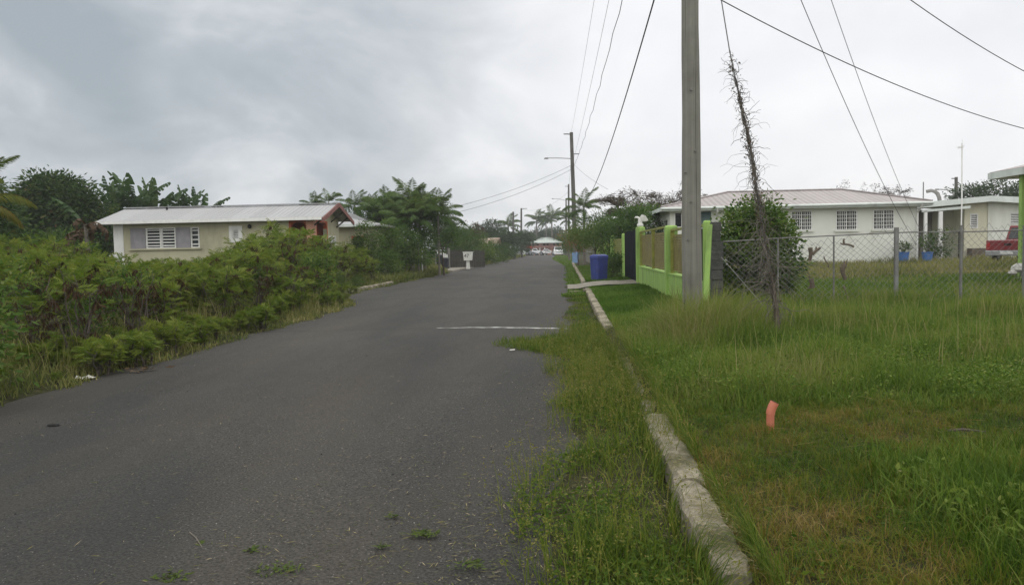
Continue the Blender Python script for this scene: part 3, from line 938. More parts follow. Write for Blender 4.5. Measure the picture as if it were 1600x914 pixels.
# cut grass blown on to the asphalt and the kerb
lf = LF()
n = 42000
x, y = scatter(n, -5.8, .66, 2.2, 13, .5)
p = np.exp(-((xr(y) - x) / .6)) + .03 + .07 * (1 - sm(3, 6, y)) * sm(-3, 0, x)
p *= 1 - .6 * sm(5, 11, y)
k = rng.uniform(0, 1, n) < p
x, y = x[k], y[k]; n = len(x)
tt = np.clip((x - xl(y)) / (xr(y) - xl(y)), 0, 1)
z = .008 + .035 * np.sin(PI * tt)
a = rng.uniform(0, 2 * PI, n)
d = np.stack([np.cos(a), np.sin(a), rng.uniform(-.02, .15, n)], 1)
lf.leaves(np.stack([x, y, z + rng.uniform(0, .006, n)], 1), d, np.tile([0, 0, 1.0], (n, 1)) + rng.normal(0, .2, (n, 3)), rng.uniform(.012, .07, n) * (1 + .5 * (rng.uniform(0, 1, n) > .9)), rng.uniform(.0025, .006, n), np.clip(rng.normal(.58, .25, n), 0, 1), .05)
n = 2600
x = rng.uniform(.655, .835, n); y = 3.5 + 3.4 * rng.uniform(0, 1, n)
k = rng.uniform(0, 1, n) < .25 + .75 * sm(0, .5, lumps(x * 2, y, .35))
x, y = x[k], y[k]; n = len(x)
a = rng.uniform(0, 2 * PI, n)
lf.leaves(np.stack([x, y, .163 + rng.uniform(0, .012, n)], 1), np.stack([np.cos(a), np.sin(a), 0 * a], 1), np.tile([0, 0, 1.0], (n, 1)) + rng.normal(0, .2, (n, 3)), rng.uniform(.02, .07, n), rng.uniform(.0025, .005, n), np.clip(rng.normal(.62, .2, n), 0, 1), .05)
# small green tufts on the road
for (px, py, s) in ((440, 893, 1.4), (265, 905, 1.0), (658, 838, .8), (668, 838, .7), (397, 862, .5), (735, 886, 1.0), (598, 857, .35), (612, 810, .3)):
    c = P(px, py, 4.0)
    d = c - CAM
    g = CAM + d * ((1.6 - .02) / -d.z)
    q = int(70 * s)
    pos = np.stack([g.x + rng.normal(0, .05 * s, q), g.y + rng.normal(0, .03 * s, q), np.full(q, .035)], 1)
    lf.leaves(pos, rdir(q, -.05, .5), rdir(q, .5, 1), rng.uniform(.02, .05, q), rng.uniform(.006, .014, q), np.clip(rng.normal(.12, .1, q), 0, .4), .1)
stuff(lf, 'grass_clippings', G['clip'], 'loose cut grass scattered over the asphalt edge and kerb', 'clippings')
# ------------------------------------------------------------------ plant builders
def copy_tree(o, parent=None):
    c = o.copy()
    COL.objects.link(c)
    if parent is not None:
        c.parent = parent
    for ch in list(o.children):
        copy_tree(ch, c)
    return c


def leafcloud(lobes, nclump, nleaf, cr, L, Wd, tmean, tvar, up=.35, shell=(.55, 1.0), hang=0.0, low=-.6):
    """leaf clumps spread through ellipsoid lobes (cx,cy,cz,rx,ry,rz)"""
    lf = LF()
    lob = np.array(lobes, float)
    wgt = (lob[:, 3] * lob[:, 4] * lob[:, 5]) ** .67
    idx = rng.choice(len(lob), nclump, p=wgt / wgt.sum())
    dd = rdir(nclump, low, 1)
    rr = rng.uniform(shell[0], shell[1], nclump) ** .7
    cen = lob[idx, :3] + dd * lob[idx, 3:] * rr[:, None] + rng.normal(0, cr * .4, (nclump, 3))
    k = nclump
    n = k * nleaf
    size = rng.uniform(.6, 1.25, k)
    c = np.repeat(cen, nleaf, 0)
    od = np.repeat(dd, nleaf, 0)
    off = rng.normal(0, 1, (n, 3)) * cr * np.array([1, 1, .7]) * np.repeat(size, nleaf)[:, None]
    pos = c + off
    d = unit(off + od * cr * .8 + rng.normal(0, cr * .5, (n, 3)) + np.array([0, 0, -hang * cr]))
    nr = unit(od * .6 + np.array([0, 0, up]) + rng.normal(0, .55, (n, 3)))
    t = np.repeat(np.clip(rng.normal(tmean, tvar, k), 0, 1), nleaf) + rng.normal(0, .09, n)
    lf.leaves(pos, d, nr, L * rng.uniform(.65, 1.25, n), Wd * rng.uniform(.7, 1.2, n), np.clip(t, 0, 1))
    return lf, cen


def limbs(mb, base, top, r0, cen, lobes, nl=26, wob=.12):
    """tapered trunk, a limb into each lobe, branches to some of the clumps"""
    base, top = Vector(base), Vector(top)
    pts = []
    for i in range(6):
        t = i / 5
        p = base.lerp(top, t)
        pts.append(p + Vector((random.uniform(-1, 1), random.uniform(-1, 1), 0)) * wob * .4 * math.sin(PI * t) * (top - base).length * .4)
    mb.tube(pts, [r0 * (1.25 if i == 0 else 1 - .07 * i) for i in range(6)], 7)
    ends = []
    for lo in lobes:
        c = Vector(lo[:3])
        m = top.lerp(c, .5) + Vector((random.uniform(-.1, .1), random.uniform(-.1, .1), .1)) * (c - top).length
        mb.tube([top, m, c], [r0 * .62, r0 * .42, r0 * .25], 5)
        ends.append((c, m))
    for i in random.sample(range(len(cen)), min(nl, len(cen))):
        q = Vector(cen[i])
        c, m = min(ends, key=lambda e: (e[0] - q).length)
        s = m.lerp(c, random.uniform(.3, 1))
        mid = s.lerp(q, .5) + Vector((random.uniform(-.1, .1), random.uniform(-.1, .1), random.uniform(0, .12))) * (q - s).length
        mb.tube([s, mid, q], [r0 * .2, r0 * .13, r0 * .05], 4)


def tree(name, label, cat, base, top, r0, lobes, nclump, nleaf, cr, L, Wd, mat, tm=.45, tv=.2, bark='bark', group=None, **kw):
    """base in world, the rest relative to base"""
    t = thing(name, label, cat, base, 0, group)
    lf, cen = leafcloud(lobes, nclump, nleaf, cr, L, Wd, tm, tv, **kw)
    mb = MB()
    limbs(mb, (0, 0, -.1), top, r0, cen, lobes)
    mb.build('trunk', M[bark], t)
    lf.build('crown', mat, t)
    return t


def ground(x, y):
    return float(gz(x, y))


# ---- palms
def frond_mesh(name, mat, L=2.2, elev=60, droop=1.5, nl=60, ll=.62, lw=.042, hang=.5, tint=.5, ragged=.0):
    """a pinnate leaf: curved midrib along +X with leaflets on both sides"""
    lf = LF()
    a = R(elev)
    pts = []
    p = np.zeros(3)
    ns = 12
    for i in range(ns + 1):
        pts.append(p.copy())
        t = i / ns
        ang = a - droop * t ** 1.3
        p = p + np.array([math.cos(ang), 0, math.sin(ang)]) * L / ns
    pts = np.array(pts)
    u = np.concatenate([np.linspace(.16, 1.0, nl)] * 2)
    sd = np.concatenate([np.ones(nl), -np.ones(nl)])
    f = u * ns
    i0 = np.minimum(f.astype(int), ns - 1)
    pos = pts[i0] + (pts[i0 + 1] - pts[i0]) * (f - i0)[:, None]
    tan = unit(pts[i0 + 1] - pts[i0])
    N = len(u)
    ang = R(62) - u * R(34)
    d = tan * np.cos(ang)[:, None] + np.stack([0 * u, sd * np.sin(ang), 0 * u], 1) + np.array([0, 0, -1.0]) * (hang * (.5 + .8 * u))[:, None] + rng.normal(0, .08 + ragged, (N, 3))
    le = ll * np.sin(PI * np.clip(.16 + .80 * u, 0, 1)) ** .75 * rng.uniform(.85, 1.1, N)
    nr = np.cross(tan, d) * sd[:, None]
    tt = np.clip(tint + rng.normal(0, .12, N), 0, 1)
    # each leaflet in two pieces so that it bends down towards its tip
    lf.leaves(pos, d, nr + np.array([0, 0, .6]), le, lw, tt, .22, .4)
    # midrib as narrow quads
    rb = pts[:-1]
    lf.leaves(rb, pts[1:] - rb, np.tile([0, 0, 1.0], (ns, 1)), L / ns * 1.25, np.linspace(.05, .015, ns) * (L / 2.2), np.full(ns, min(1, tint + .25)), 0, .5)
    lf.leaves(rb, pts[1:] - rb, np.tile([0, 1.0, 0.0], (ns, 1)), L / ns * 1.25, np.linspace(.05, .015, ns) * (L / 2.2), np.full(ns, min(1, tint + .25)), 0, .5)
    return lf.mesh(name, mat)


FR = {k: [frond_mesh('frond', G['palm'], elev=e, droop=dr, hang=h, tint=t) for e, dr, h, t in ((82, 1.1, .35, .62), (58, 1.5, .5, .55), (34, 1.5, .6, .45), (8, 1.3, .7, .3), (70, 1.9, .55, .6))] for k in ('a',)}
FR['y'] = [frond_mesh('frond', G['ypalm'], L=2.4, elev=e, droop=dr, hang=h, tint=t, lw=.045, ll=.6) for e, dr, h, t in ((80, 1.2, .4, .35), (55, 1.5, .5, .5), (28, 1.5, .7, .6), (0, 1.2, .9, .75))]


def palm(name, label, base, H, nf=15, sc=1.0, group=None, kind='a', lean=(0, 0), tr=.11, seed=0, upright=.5):
    rr = random.Random(seed)
    t = thing(name, label, 'palm tree', base, 0, group)
    mb = MB()
    pts = [(lean[0] * (i / 7) ** 1.6, lean[1] * (i / 7) ** 1.6, -.15 + (H + .15) * i / 7) for i in range(8)]
    mb.tube(pts, [tr * (1.5 if i == 0 else 1.05 - .05 * i) for i in range(8)], 9)
    mb.build('trunk', M['palmtrunk'], t)
    fr = FR[kind]
    for k in range(nf):
        lev = k / nf
        q = min(len(fr) - 1, int(lev * 4 * (1.15 - upright * .3)))
        if kind == 'a' and rr.random() < .2: q = 4
        s = sc * rr.uniform(.85, 1.12)
        link('frond', fr[q], t, (lean[0], lean[1], H - .08 * lev), (rr.uniform(-.15, .15), rr.uniform(-.12, .12), k * 2.4 + rr.uniform(-.25, .25)), (s, s, s))
    return t


# ---- banana plants
def banana_mesh(seed, L=2.3, Wd=.55, elev=70, droop=.7, torn=.3, tint=.5):
    rr = random.Random(seed)
    lf = LF()
    V = []; T = []
    ns = 16
    a = R(elev)
    p = np.zeros(3); pts = []
    for i in range(ns + 1):
        pts.append(p.copy())
        p = p + np.array([math.cos(a - droop * (i / ns) ** 1.5), 0, math.sin(a - droop * (i / ns) ** 1.5)]) * L / ns
    pts = np.array(pts)
    for sgn in (1, -1):
        for i in range(2, ns):
            t0, t1 = (i - 1.2) / (ns - 1.2), (i - .2) / (ns - 1.2)
            w0 = Wd / 2 * math.sin(PI * min(1, .12 + .86 * t0)) ** .55; w1 = Wd / 2 * math.sin(PI * min(.99, .12 + .86 * t1)) ** .55
            tan = (pts[i + 1 if i < ns else i] - pts[i]) if i < ns else pts[i] - pts[i - 1]
            n = np.array([-tan[2], 0, tan[0]]); n = n / np.linalg.norm(n)
            cut = rr.random() < torn
            dr = rr.uniform(.1, .35) if not cut else rr.uniform(.5, 1.2)
            sk = rr.uniform(0, .35) * L / ns
            gap = .14 if cut else 0
            A = pts[i]; B = pts[min(i + 1, ns)]
            B2 = A + (B - A) * (1 - gap)
            sv = np.array([0, sgn, 0])
            c = A + sv * w0 * (1 - .25 * dr) - n * w0 * dr + tan * (.35) ; d = B2 + sv * w1 * (1 - .25 * dr) - n * w1 * dr + tan * .35 * (.8 if cut else 1)
            V.append([A + n * .02, B2 + n * .02, d, c] if sgn > 0 else [c, d, B2 + n * .02, A + n * .02])
            T.append(min(1, max(0, tint + rr.uniform(-.15, .15) - (.1 if cut else 0))))
    lf._put(np.array(V), [[0, 1, 2, 3]], np.array(T), 4)
    rb = pts[:-1]
    lf.leaves(rb - np.array([0, 0, .015]), pts[1:] - rb, np.tile([0, 1.0, 0.0], (ns, 1)), L / ns * 1.3, np.linspace(.07, .02, ns), np.full(ns, .9), 0, .5)
    return lf


BAN = [banana_mesh(k, elev=e, droop=d, torn=t, tint=c).mesh('leaf', G['banana']) for k, (e, d, t, c) in enumerate(((86, .3, .15, .75), (74, .6, .45, .55), (58, .7, .6, .45), (42, .9, .7, .4), (80, .15, .9, .35)))]


def banana(label, base, H, n=8, sc=1.0, seed=0, group='banana plants behind the bungalow'):
    rr = random.Random(seed)
    t = thing('banana_plant', label, 'banana plant', base, rr.uniform(0, 6), group)
    MB().tube([(0, 0, -.1), (.03, .02, H * .5), (.02, .05, H)], [.15, .12, .08], 8).build('stem', M['palmtrunk'], t)
    for k in range(n):
        s = sc * rr.uniform(.85, 1.15)
        q = rr.choice((0, 1, 1, 2, 2, 2, 3, 3, 4, 4))
        link('leaf', BAN[q], t, (.02, .05, H - .1), (0, 0, k * 2.4 + rr.uniform(-.3, .3)), (s, s, s))
    return t


# ---- feathery wild shrubs (leucaena-like) with hanging brown pods
def shrub_variant(seed, H=1.6, nstem=6, nleaf=300, pods=60, ls=1.0):
    rr = random.Random(seed)
    mb = MB()
    tips = []
    for s in range(nstem):
        a = rr.uniform(0, 2 * PI); le = rr.uniform(.12, .5)
        h = H * rr.uniform(.65, 1.0)
        b = Vector((math.cos(a) * .08, math.sin(a) * .08, -.05))
        pts = [b]
        for i in range(1, 6):
            t = i / 5
            pts.append(Vector((math.cos(a) * (.08 + le * t ** 1.2 * H * .6), math.sin(a) * (.08 + le * t ** 1.2 * H * .6), h * t)) + Vector((rr.uniform(-1, 1), rr.uniform(-1, 1), 0)) * .04)
        mb.tube(pts, [.018, .015, .013, .010, .007, .004], 5)
        for i in range(2, 6):
            for q in range(rr.choice((2, 3))):
                c = pts[i].lerp(pts[i - 1], rr.random())
                aa = rr.uniform(0, 2 * PI)
                e = c + Vector((math.cos(aa), math.sin(aa), rr.uniform(.1, .8))) * rr.uniform(.15, .42) * H / 1.6
                mb.tube([c, c.lerp(e, .5) + Vector((0, 0, -.02)), e], [.006, .004, .002], 4)
                tips += [(c.lerp(e, w), e - c) for w in (.35, .6, .85, 1.0)]
        tips += [(pts[5], Vector((0, 0, 1))), (pts[4], Vector((0, 0, 1)))]
    T = np.array([[*p] for p, d in tips]); D = np.array([[*d] for p, d in tips])
    lf = LF()
    wt = (T[:, 2] / T[:, 2].max()).clip(.05) ** 1.6; k = rng.choice(len(T), nleaf, p=wt / wt.sum())
    b = T[k] + rng.normal(0, .03, (nleaf, 3))
    d = unit(D[k] * .5 / np.maximum(np.linalg.norm(D[k], axis=1, keepdims=True), .01) + rdir(nleaf, -.55, .95))
    nr = unit(rng.normal(0, .6, (nleaf, 3)) + np.array([0, 0, 1.0]))
    sd = unit(np.cross(d, nr)); nr = np.cross(sd, d)
    L = rng.uniform(.13, .25, nleaf) * ls
    tl = np.clip(rng.normal(.48, .17, nleaf) + .15 * (b[:, 2] / H - .6), 0, 1)
    m = 9
    for j in range(m):
        t = .15 + .85 * j / (m - 1)
        for s in (1, -1):
            p0 = b + d * (L * t)[:, None] - nr * (L * .35 * t * t)[:, None]
            pd = d * (.45 + .5 * t) + sd * s * .85 - nr * .25 + rng.normal(0, .1, (nleaf, 3))
            lf.leaves(p0, pd, nr, L * (.50 - .18 * abs(t - .45)), L * .095, np.clip(.40 + .58 * tl + rng.normal(0, .05, nleaf), .30, 1), .15)
    pd_ = lf
    if pods:
        kk = rng.choice(len(T), max(4, pods // 3), p=wt / wt.sum())
        for c in kk:
            q = rng.integers(3, 9)
            p0 = np.repeat(T[c][None], q, 0) + rng.normal(0, .015, (q, 3))
            dd = unit(rng.normal(0, .38, (q, 3)) + np.array([0, 0, -1.0]))
            pd_.leaves(p0, dd, rng.normal(0, 1, (q, 3)), rng.uniform(.11, .19, q), rng.uniform(.020, .030, q), rng.uniform(.0, .16, q), .05, .5)
    return mb.mesh('stem', M['darktwig']), lf.mesh('foliage', G['leuc'])


SV = [shrub_variant(s, H=h, nstem=n, nleaf=l, pods=p) for s, h, n, l, p in ((1, 1.6, 6, 210, 90), (2, 1.5, 7, 170, 210), (3, 1.7, 5, 140, 150), (4, 1.6, 6, 290, 30), (5, 1.5, 7, 230, 170), (6, 1.7, 4, 100, 120))]
SV_LOW = [shrub_variant(s, H=.55, nstem=6, nleaf=170, pods=0, ls=.62) for s in (11, 12, 13)]


def shrub(x, y, h, label, group, low=False, k=None, wide=1.0):
    v = random.choice(SV_LOW if low else SV) if k is None else (SV_LOW if low else SV)[k]
    base = .55 if low else 1.6
    t = thing('wild_shrub', label, 'shrub', (x, y, ground(x, y)), 0, group)
    s = h / base
    w = s * wide if not low else s * 1.25
    if not low: w = max(w, .75)
    rz = random.uniform(0, 2 * PI)
    for nm, me in zip(('stem', 'foliage'), v):
        if me: link(nm, me, t, (0, 0, 0), (0, 0, rz), (w, w, s))
    return t


def top_px(px):
    return float(np.interp(px, [-200, 0, 60, 130, 170, 200, 215, 300, 345, 385, 398, 430, 470, 520, 575, 605, 640], [385, 378, 372, 385, 402, 412, 408, 408, 396, 388, 364, 346, 352, 354, 362, 392, 408]))


GS = 'wild shrubs on the left verge'
LS = 'feathery green wild shrub hung with brown pods in the thicket on the left verge'
cnt = 0
for i in range(520):
    y = 7.2 + 31 * random.random() ** 1.25
    e = float(xl(y))
    off = .85 + 9.5 * random.random() ** 1.3
    x = e - off
    px, py = proj(x, y, 1.0)
    if px < -140 or px > 640: continue
    ok = all((x - a) ** 2 + (y - b) ** 2 > (.62 + .012 * y) ** 2 for a, b in globals().setdefault('_placed', []))
    if not ok: continue
    _, yg = proj(x, y, ground(x, y))
    scale_px = F / y
    hmax = (yg - top_px(px)) / scale_px
    h = min(random.uniform(1.2, 2.9), hmax * random.uniform(.8, 1.02), .35 + off * .78)
    if px < 330 and y < 15:
        h = min(h, random.uniform(.7, 1.75))
        if random.random() < .65: continue
    if h < .5: h = .5
    _placed.append((x, y))
    shrub(x, y, h, LS, GS, wide=random.uniform(1.0, 1.35))
    cnt += 1
    if cnt >= 135: break
SV_DEAD = [shrub_variant(s, H=1.5, nstem=n_, nleaf=8, pods=p_) for s, n_, p_ in ((31, 6, 120), (32, 5, 60), (33, 7, 160))]
for i in range(26):
    y = 7.6 + 14 * random.random() ** 1.2
    x = float(xl(y)) - .8 - 3.2 * random.random()
    if proj(x, y, 1)[0] < -100: continue
    t = thing('dead_shrub', 'nearly leafless dark stemmed shrub with brown pods at the front of the left thicket', 'shrub', (x, y, ground(x, y)), 0, 'bare stemmed shrubs in the left thicket')
    v = random.choice(SV_DEAD); s = random.uniform(.6, 1.05)
    for nm, me in zip(('stem', 'foliage'), v):
        link(nm, me, t, (0, 0, 0), (0, 0, random.uniform(0, .01) + i), (s * 1.1, s * 1.1, s))
for i in range(58):
    y = 6.8 + 26 * random.random() ** 1.5
    x = float(xl(y)) - random.uniform(-.05, 1.3)
    shrub(x, y, random.uniform(.12, .5), 'low feathery seedling at the foot of the thicket on the left asphalt edge', 'seedlings along the left asphalt edge', low=True)

WV = []
for k in range(4):
    lf, cen = leafcloud([(-.12, 0, .42, .28, .28, .36), (.16, .05, .6, .26, .26, .36), (0, -.1, .85, .2, .2, .28)][:2 + k % 2], 80, 14, .09, .07, .030, .55, .2)
    mb = MB()
    for q in cen[:12]:
        mb.tube([(0, 0, -.05), (q[0] * .5, q[1] * .5, q[2] * .55), tuple(q)], [.010, .007, .004], 4)
    WV.append((mb.mesh('stem', M['darktwig']), lf.mesh('foliage', G['tree'])))
for i in range(24):
    y = 7.4 + 26 * random.random() ** 1.2
    x = float(xl(y)) - .3 - 5.5 * random.random() ** 1.3
    px, py = proj(x, y, 1.0)
    if px < -120 or px > 600: continue
    _, yg = proj(x, y, ground(x, y))
    h = min(random.uniform(.55, 1.5), (yg - top_px(px)) / F * y)
    t = thing('leafy_weed', 'broad leaved weed standing among the feathery shrubs on the left verge', 'weed', (x, y, ground(x, y)), 0, 'broad leaved weeds in the left thicket')
    v = random.choice(WV); rz = random.uniform(0, 6.3); s = max(.35, h)
    for nm, me in zip(('stem', 'foliage'), v):
        link(nm, me, t, (0, 0, 0), (0, 0, rz), (max(.7, s), max(.7, s), s))

# ------------------------------------------------------------------ trees on the left
def at(px, py, Y):
    p = P(px, py, Y)
    return p.x, p.y, p.z


c = P(84, 330, 43)
g = ground(c.x, 43)
tree('mango_tree', 'big dense dark green tree with a rounded crown left of the bungalow', 'tree', (c.x, 43, g), (0, 0, 1.7), .28,
     [(-1.2, -.2, 3.0, 1.9, 1.6, 1.9), (.3, 0, 4.1, 2.1, 1.7, 1.75), (1.5, .2, 3.4, 1.4, 1.5, 1.6), (-.5, .3, 4.9, 1.5, 1.4, .9), (1.3, -.5, 2.1, 1.8, 1.4, 1.5), (-1.6, -.4, 1.6, 1.5, 1.3, 1.3), (3.0, .4, 2.4, 1.0, 1.0, 1.4)],
     760, 36, .29, .28, .115, G['mango'], .42, .22, hang=.6)
c = P(-60, 330, 29)
tree('mango_tree', 'dark green tree at the left edge behind the yellowing palm', 'tree', (c.x, 29, ground(c.x, 29)), (0, 0, 1.2), .2,
     [(-.8, 0, 2.6, 1.6, 1.4, 1.6), (.8, 0, 2.2, 1.3, 1.2, 1.5), (.3, 0, 3.4, 1.2, 1.2, 1.0)], 380, 32, .26, .22, .09, G['mango'], .5, .2, hang=.5)
c = P(70, 400, 27)
tree('small_tree', 'low mid green tree below the dark crown at the left', 'tree', (c.x, 27, ground(c.x, 27)), (0, 0, .6), .1,
     [(-.9, 0, 1.0, 1.2, 1, 1.0), (.6, 0, 1.1, 1.1, 1, 1.0)], 150, 30, .22, .15, .06, G['tree'], .4, .22)
c = P(106, 385, 31)
tree('small_tree', 'dark low tree close to the left corner of the bungalow', 'tree', (c.x, 31, ground(c.x, 31)), (0, 0, .6), .1,
     [(-.2, 0, 1.2, 1.0, .9, 1.1), (.45, 0, .9, .7, .8, .9)], 130, 30, .2, .16, .06, G['mango'], .5, .2)
c = P(205, 385, 35.3)
# yellowing palm cut by the frame's edge
c = P(-38, 300, 19)
palm('coconut_palm', 'yellowing coconut palm at the far left edge of the view', (c.x, 19, ground(c.x, 19)), 2.75, 12, .62, kind='y', tr=.10, seed=3)
c = P(14, 420, 24)
palm('coconut_palm', 'small yellow green palm rising from the thicket at far left', (c.x, 24, ground(c.x, 24)), 1.0, 9, .55, kind='y', tr=.08, seed=9)
# dead banana with brown hanging leaves
c = P(133, 345, 25)
t = thing('dead_banana_plant', 'withered banana plant with hanging brown leaves left of the bungalow', 'banana plant', (c.x, 25, ground(c.x, 25)))
MB().tube([(0, 0, -.1), (.05, 0, 1.2), (0, 0, 2.35)], [.10, .08, .05], 8).build('stem', M['palmtrunk'], t)
DEADB = [banana_mesh(40 + k, L=1.2, Wd=.26, elev=e, droop=d, torn=.6, tint=.5).mesh('leaf', G['deadleaf']) for k, (e, d) in enumerate(((30, 3.0), (5, 2.4), (60, 3.6)))]
for k in range(10):
    link('leaf', DEADB[k % 3], t, (0, 0, 2.3 - .04 * k), (0, 0, k * 2.4), (.8 + .04 * (k % 5),) * 3)
link('leaf', BAN[2], t, (0, 0, 2.3), (0, 0, 3.3), (.6, .6, .6))['label'] = 'last green leaf of the withered plant'

# banana plants behind the bungalow roof
for k, (px, py, Y, sc, lab) in enumerate((
        (182, 292, 46, 1.15, 'tall banana plant beside the dark tree, first of the row behind the bungalow'),
        (206, 276, 47, 1.25, 'tallest banana plant with broad upright leaf behind the bungalow roof'),
        (238, 292, 48, 1.15, 'banana plant with long slanting torn leaves behind the left roof slope'),
        (268, 306, 48, .9, 'small banana plant showing short leaves over the roof ridge'),
        (292, 306, 49, .95, 'banana plant with two thin ragged leaves over the roof ridge'),
        (314, 306, 49, .95, 'last banana plant on the right of the row over the roof ridge'))):
    c = P(px, py, Y)
    g = ground(c.x, Y)
    H = max(1.0, c.z - g - 1.75 * sc)
    banana(lab, (c.x, Y, g), H, 9, sc, seed=k + 5)

# palms and trees behind the bungalow, right part
for k, (px, py, Y, sc) in enumerate(((489, 312, 62, .62), (513, 306, 62, .7), (553, 308, 58, .8), (575, 316, 58, .7))):
    c = P(px, py, Y); g = ground(c.x, Y)
    palm('small_palm', ('palm showing a low tuft of fronds above the ridge left of the gable', 'palm with upright fronds over the gable peak', 'palm rising behind the right slope of the red gable', 'palm between the gable and the green palm cluster')[k],
         (c.x, Y, g), c.z - g - .9 * sc, 12, sc, tr=.09, seed=20 + k)
c = P(535, 335, 60)
tree('broadleaf_tree', 'dark green tree behind the red trimmed gable', 'tree', (c.x, 60, ground(c.x, 60)), (0, 0, 1.5), .15,
     [(-.2, 0, 3.4, 1.5, 1.3, 1.2), (1.4, 0, 3.0, 1.4, 1.2, 1.2), (2.6, 0, 2.7, 1.2, 1.2, 1.3)], 200, 26, .28, .2, .08, G['far'], .4, .2)

# green cluster by the bungalow: palms with shrubs below
GP = 'feather palms in the cluster right of the bungalow'
for k, (px, py, Y, sc, H) in enumerate(((592, 322, 50, .85, 0), (612, 312, 52, .95, 0), (640, 303, 50, 1.0, 0), (662, 312, 51, .85, 0), (684, 318, 49, .9, 0), (628, 330, 48, .85, 0), (652, 326, 48, .85, 0))):
    c = P(px, py, Y); g = ground(c.x, Y)
    palm('feather_palm', 'bushy green feather palm in the cluster right of the bungalow', (c.x, Y, g), c.z - g - .85 * sc, 22, sc, GP, tr=.07, seed=40 + k)
for px, py, Y, mt, lab in ((606, 338, 50.5, 'tree', 'tall rounded leafy tree among the feather palms, left side'), (658, 332, 51.5, 'tree', 'tall rounded leafy tree among the feather palms, right side')):
    c = P(px, py, Y); gg = ground(c.x, Y); hq = c.z - gg
    tree('broadleaf_tree', lab, 'tree', (c.x, Y, gg), (0, 0, 1.4), .12, [(-.8, 0, hq, 1.0, .9, .9), (.7, 0, hq + .1, 1.0, .9, .9), (0, -.2, hq + .55, .9, .8, .7), (0, -.3, hq - .8, 1.3, .9, .9)], 260, 28, .2, .15, .065, G[mt], .45, .2)
for px, py, Y, lab in ((574, 372, 40.5, 'tall feathery green tree hiding the arch of the bungalow wing'), (604, 368, 43.5, 'leafy green tree right of the bungalow wing')):
    c = P(px, py, Y); gg = ground(c.x, Y); hq = c.z - gg
    tree('leafy_tree', lab, 'tree', (c.x, Y, gg), (0, 0, .8), .06, [(-.35, 0, hq * .75, .55, .5, .7), (.35, 0, hq * .8, .55, .5, .7), (0, 0, hq * 1.15, .45, .45, .5), (0, -.2, hq * .4, .7, .6, .5)], 170, 24, .15, .12, .045, G['tree'], .6, .2)
c = P(622, 375, 46)
tree('leafy_shrub', 'bright green rounded shrub under the palm cluster', 'shrub', (c.x, 46, ground(c.x, 46)), (0, 0, .7), .07,
     [(-.9, 0, 1.3, .9, .9, 1.2), (.1, 0, 1.7, 1.0, .9, 1.3), (.9, 0, 1.2, .9, .9, 1.1)], 190, 26, .2, .15, .06, G['tree'], .55, .2)
c = P(640, 372, 48)
tree('leafy_shrub', 'dark green leafy tree under the right side of the palm cluster', 'shrub', (c.x, 48, ground(c.x, 48)), (0, 0, .8), .08,
     [(-.6, 0, 1.5, 1.0, .9, 1.3), (.6, 0, 1.6, 1.0, .9, 1.2), (.9, .3, 2.4, .8, .8, .7)], 190, 26, .2, .15, .06, G['tree'], .4, .2)
c = P(588, 390, 42)
tree('leafy_shrub', 'leafy shrub between the bungalow wing and the palm cluster', 'shrub', (c.x, 42, ground(c.x, 42)), (0, 0, .5), .05,
     [(-.3, 0, .9, .8, .8, .8), (.5, 0, .8, .7, .8, .75)], 120, 26, .18, .13, .055, G['tree'], .5, .2)
c = P(692, 340, 50)
tree('broadleaf_tree', 'open crowned tree with sparse leaves at the right of the palm cluster', 'tree', (c.x, 50, ground(c.x, 50)), (-.1, 0, 1.6), .07,
     [(-.2, 0, 2.9, .9, .8, .9), (.5, 0, 2.2, .55, .6, .45)], 70, 20, .17, .15, .08, G['tree'], .4, .2)
c = P(655, 405, 54)
tree('leafy_shrub', 'yellow green shrub in the tall verge grass beside the white post', 'shrub', (c.x, 54, ground(c.x, 54)), (0, 0, .4), .05,
     [(-.4, 0, .7, .6, .6, .6), (.4, 0, .55, .5, .5, .45)], 80, 24, .16, .12, .05, G['yellow'], .3, .15)
# thin white marked post and two bare trunks
x, y, z = at(659, 386, 50)
t = thing('marker_post', 'thin white post with red bands in front of the palm cluster', 'post', (x, y, ground(x, y)))
MB().tube([(0, 0, -.1), (0, 0, z - ground(x, y))], .045, 8).build('shaft', M['white'], t)
mb = MB()
for q in (.75, 1.25):
    mb.lathe([(.047, q), (.047, q + .12)], n=8)
mb.build('band', M['salmon'], t)
for px, top, lab in ((634, 386, 'slim bare grey trunk left of the white post'), (645, 384, 'slim bare grey trunk just beside the white post')):
    x, y, z = at(px, top, 49)
    t = MB().tube([(x, y, ground(x, y) - .1), (x + .05, y, z * .5), (x - .03, y, z)], [.05, .04, .03], 7)
    tag(t.build('sapling_trunk', M['pole'], origin=(x, y, ground(x, y))), lab, 'tree trunk')

# ------------------------------------------------------------------ verge beyond: bins, fence, number box, far bungalow
def wheelie(name, label, x, y, w, d, h, mat, rz=0.0, group=None):
    t = thing(name, label, 'bin', (x, y, ground(x, y) + .01), rz, group)
    MB().frustum((-w * .42, w * .42, -d * .42, d * .40), (-w * .5, w * .5, -d * .5, d * .5), .05, h * .90).build('body', mat, t, bev=.035)
    mb = MB()
    mb.box(-w * .53, w * .53, -d * .54, d * .5, h * .905, h * .945)
    mb.frustum((-w * .50, w * .50, -d * .50, d * .46), (-w * .36, w * .36, -d * .36, d * .38), h * .945, h)
    mb.build('lid', mat, t, bev=.02)
    MB().tube([(-w * .4, d * .57, h * .9), (w * .4, d * .57, h * .9)], .016, 8).build('handle', mat, t)
    for s in (-1, 1):
        MB().lathe([(.10, -.025), (.10, .025)], (s * w * .42, d * .40, .10), 14, 'x').build('wheel', M['tyre'], t)
    return t


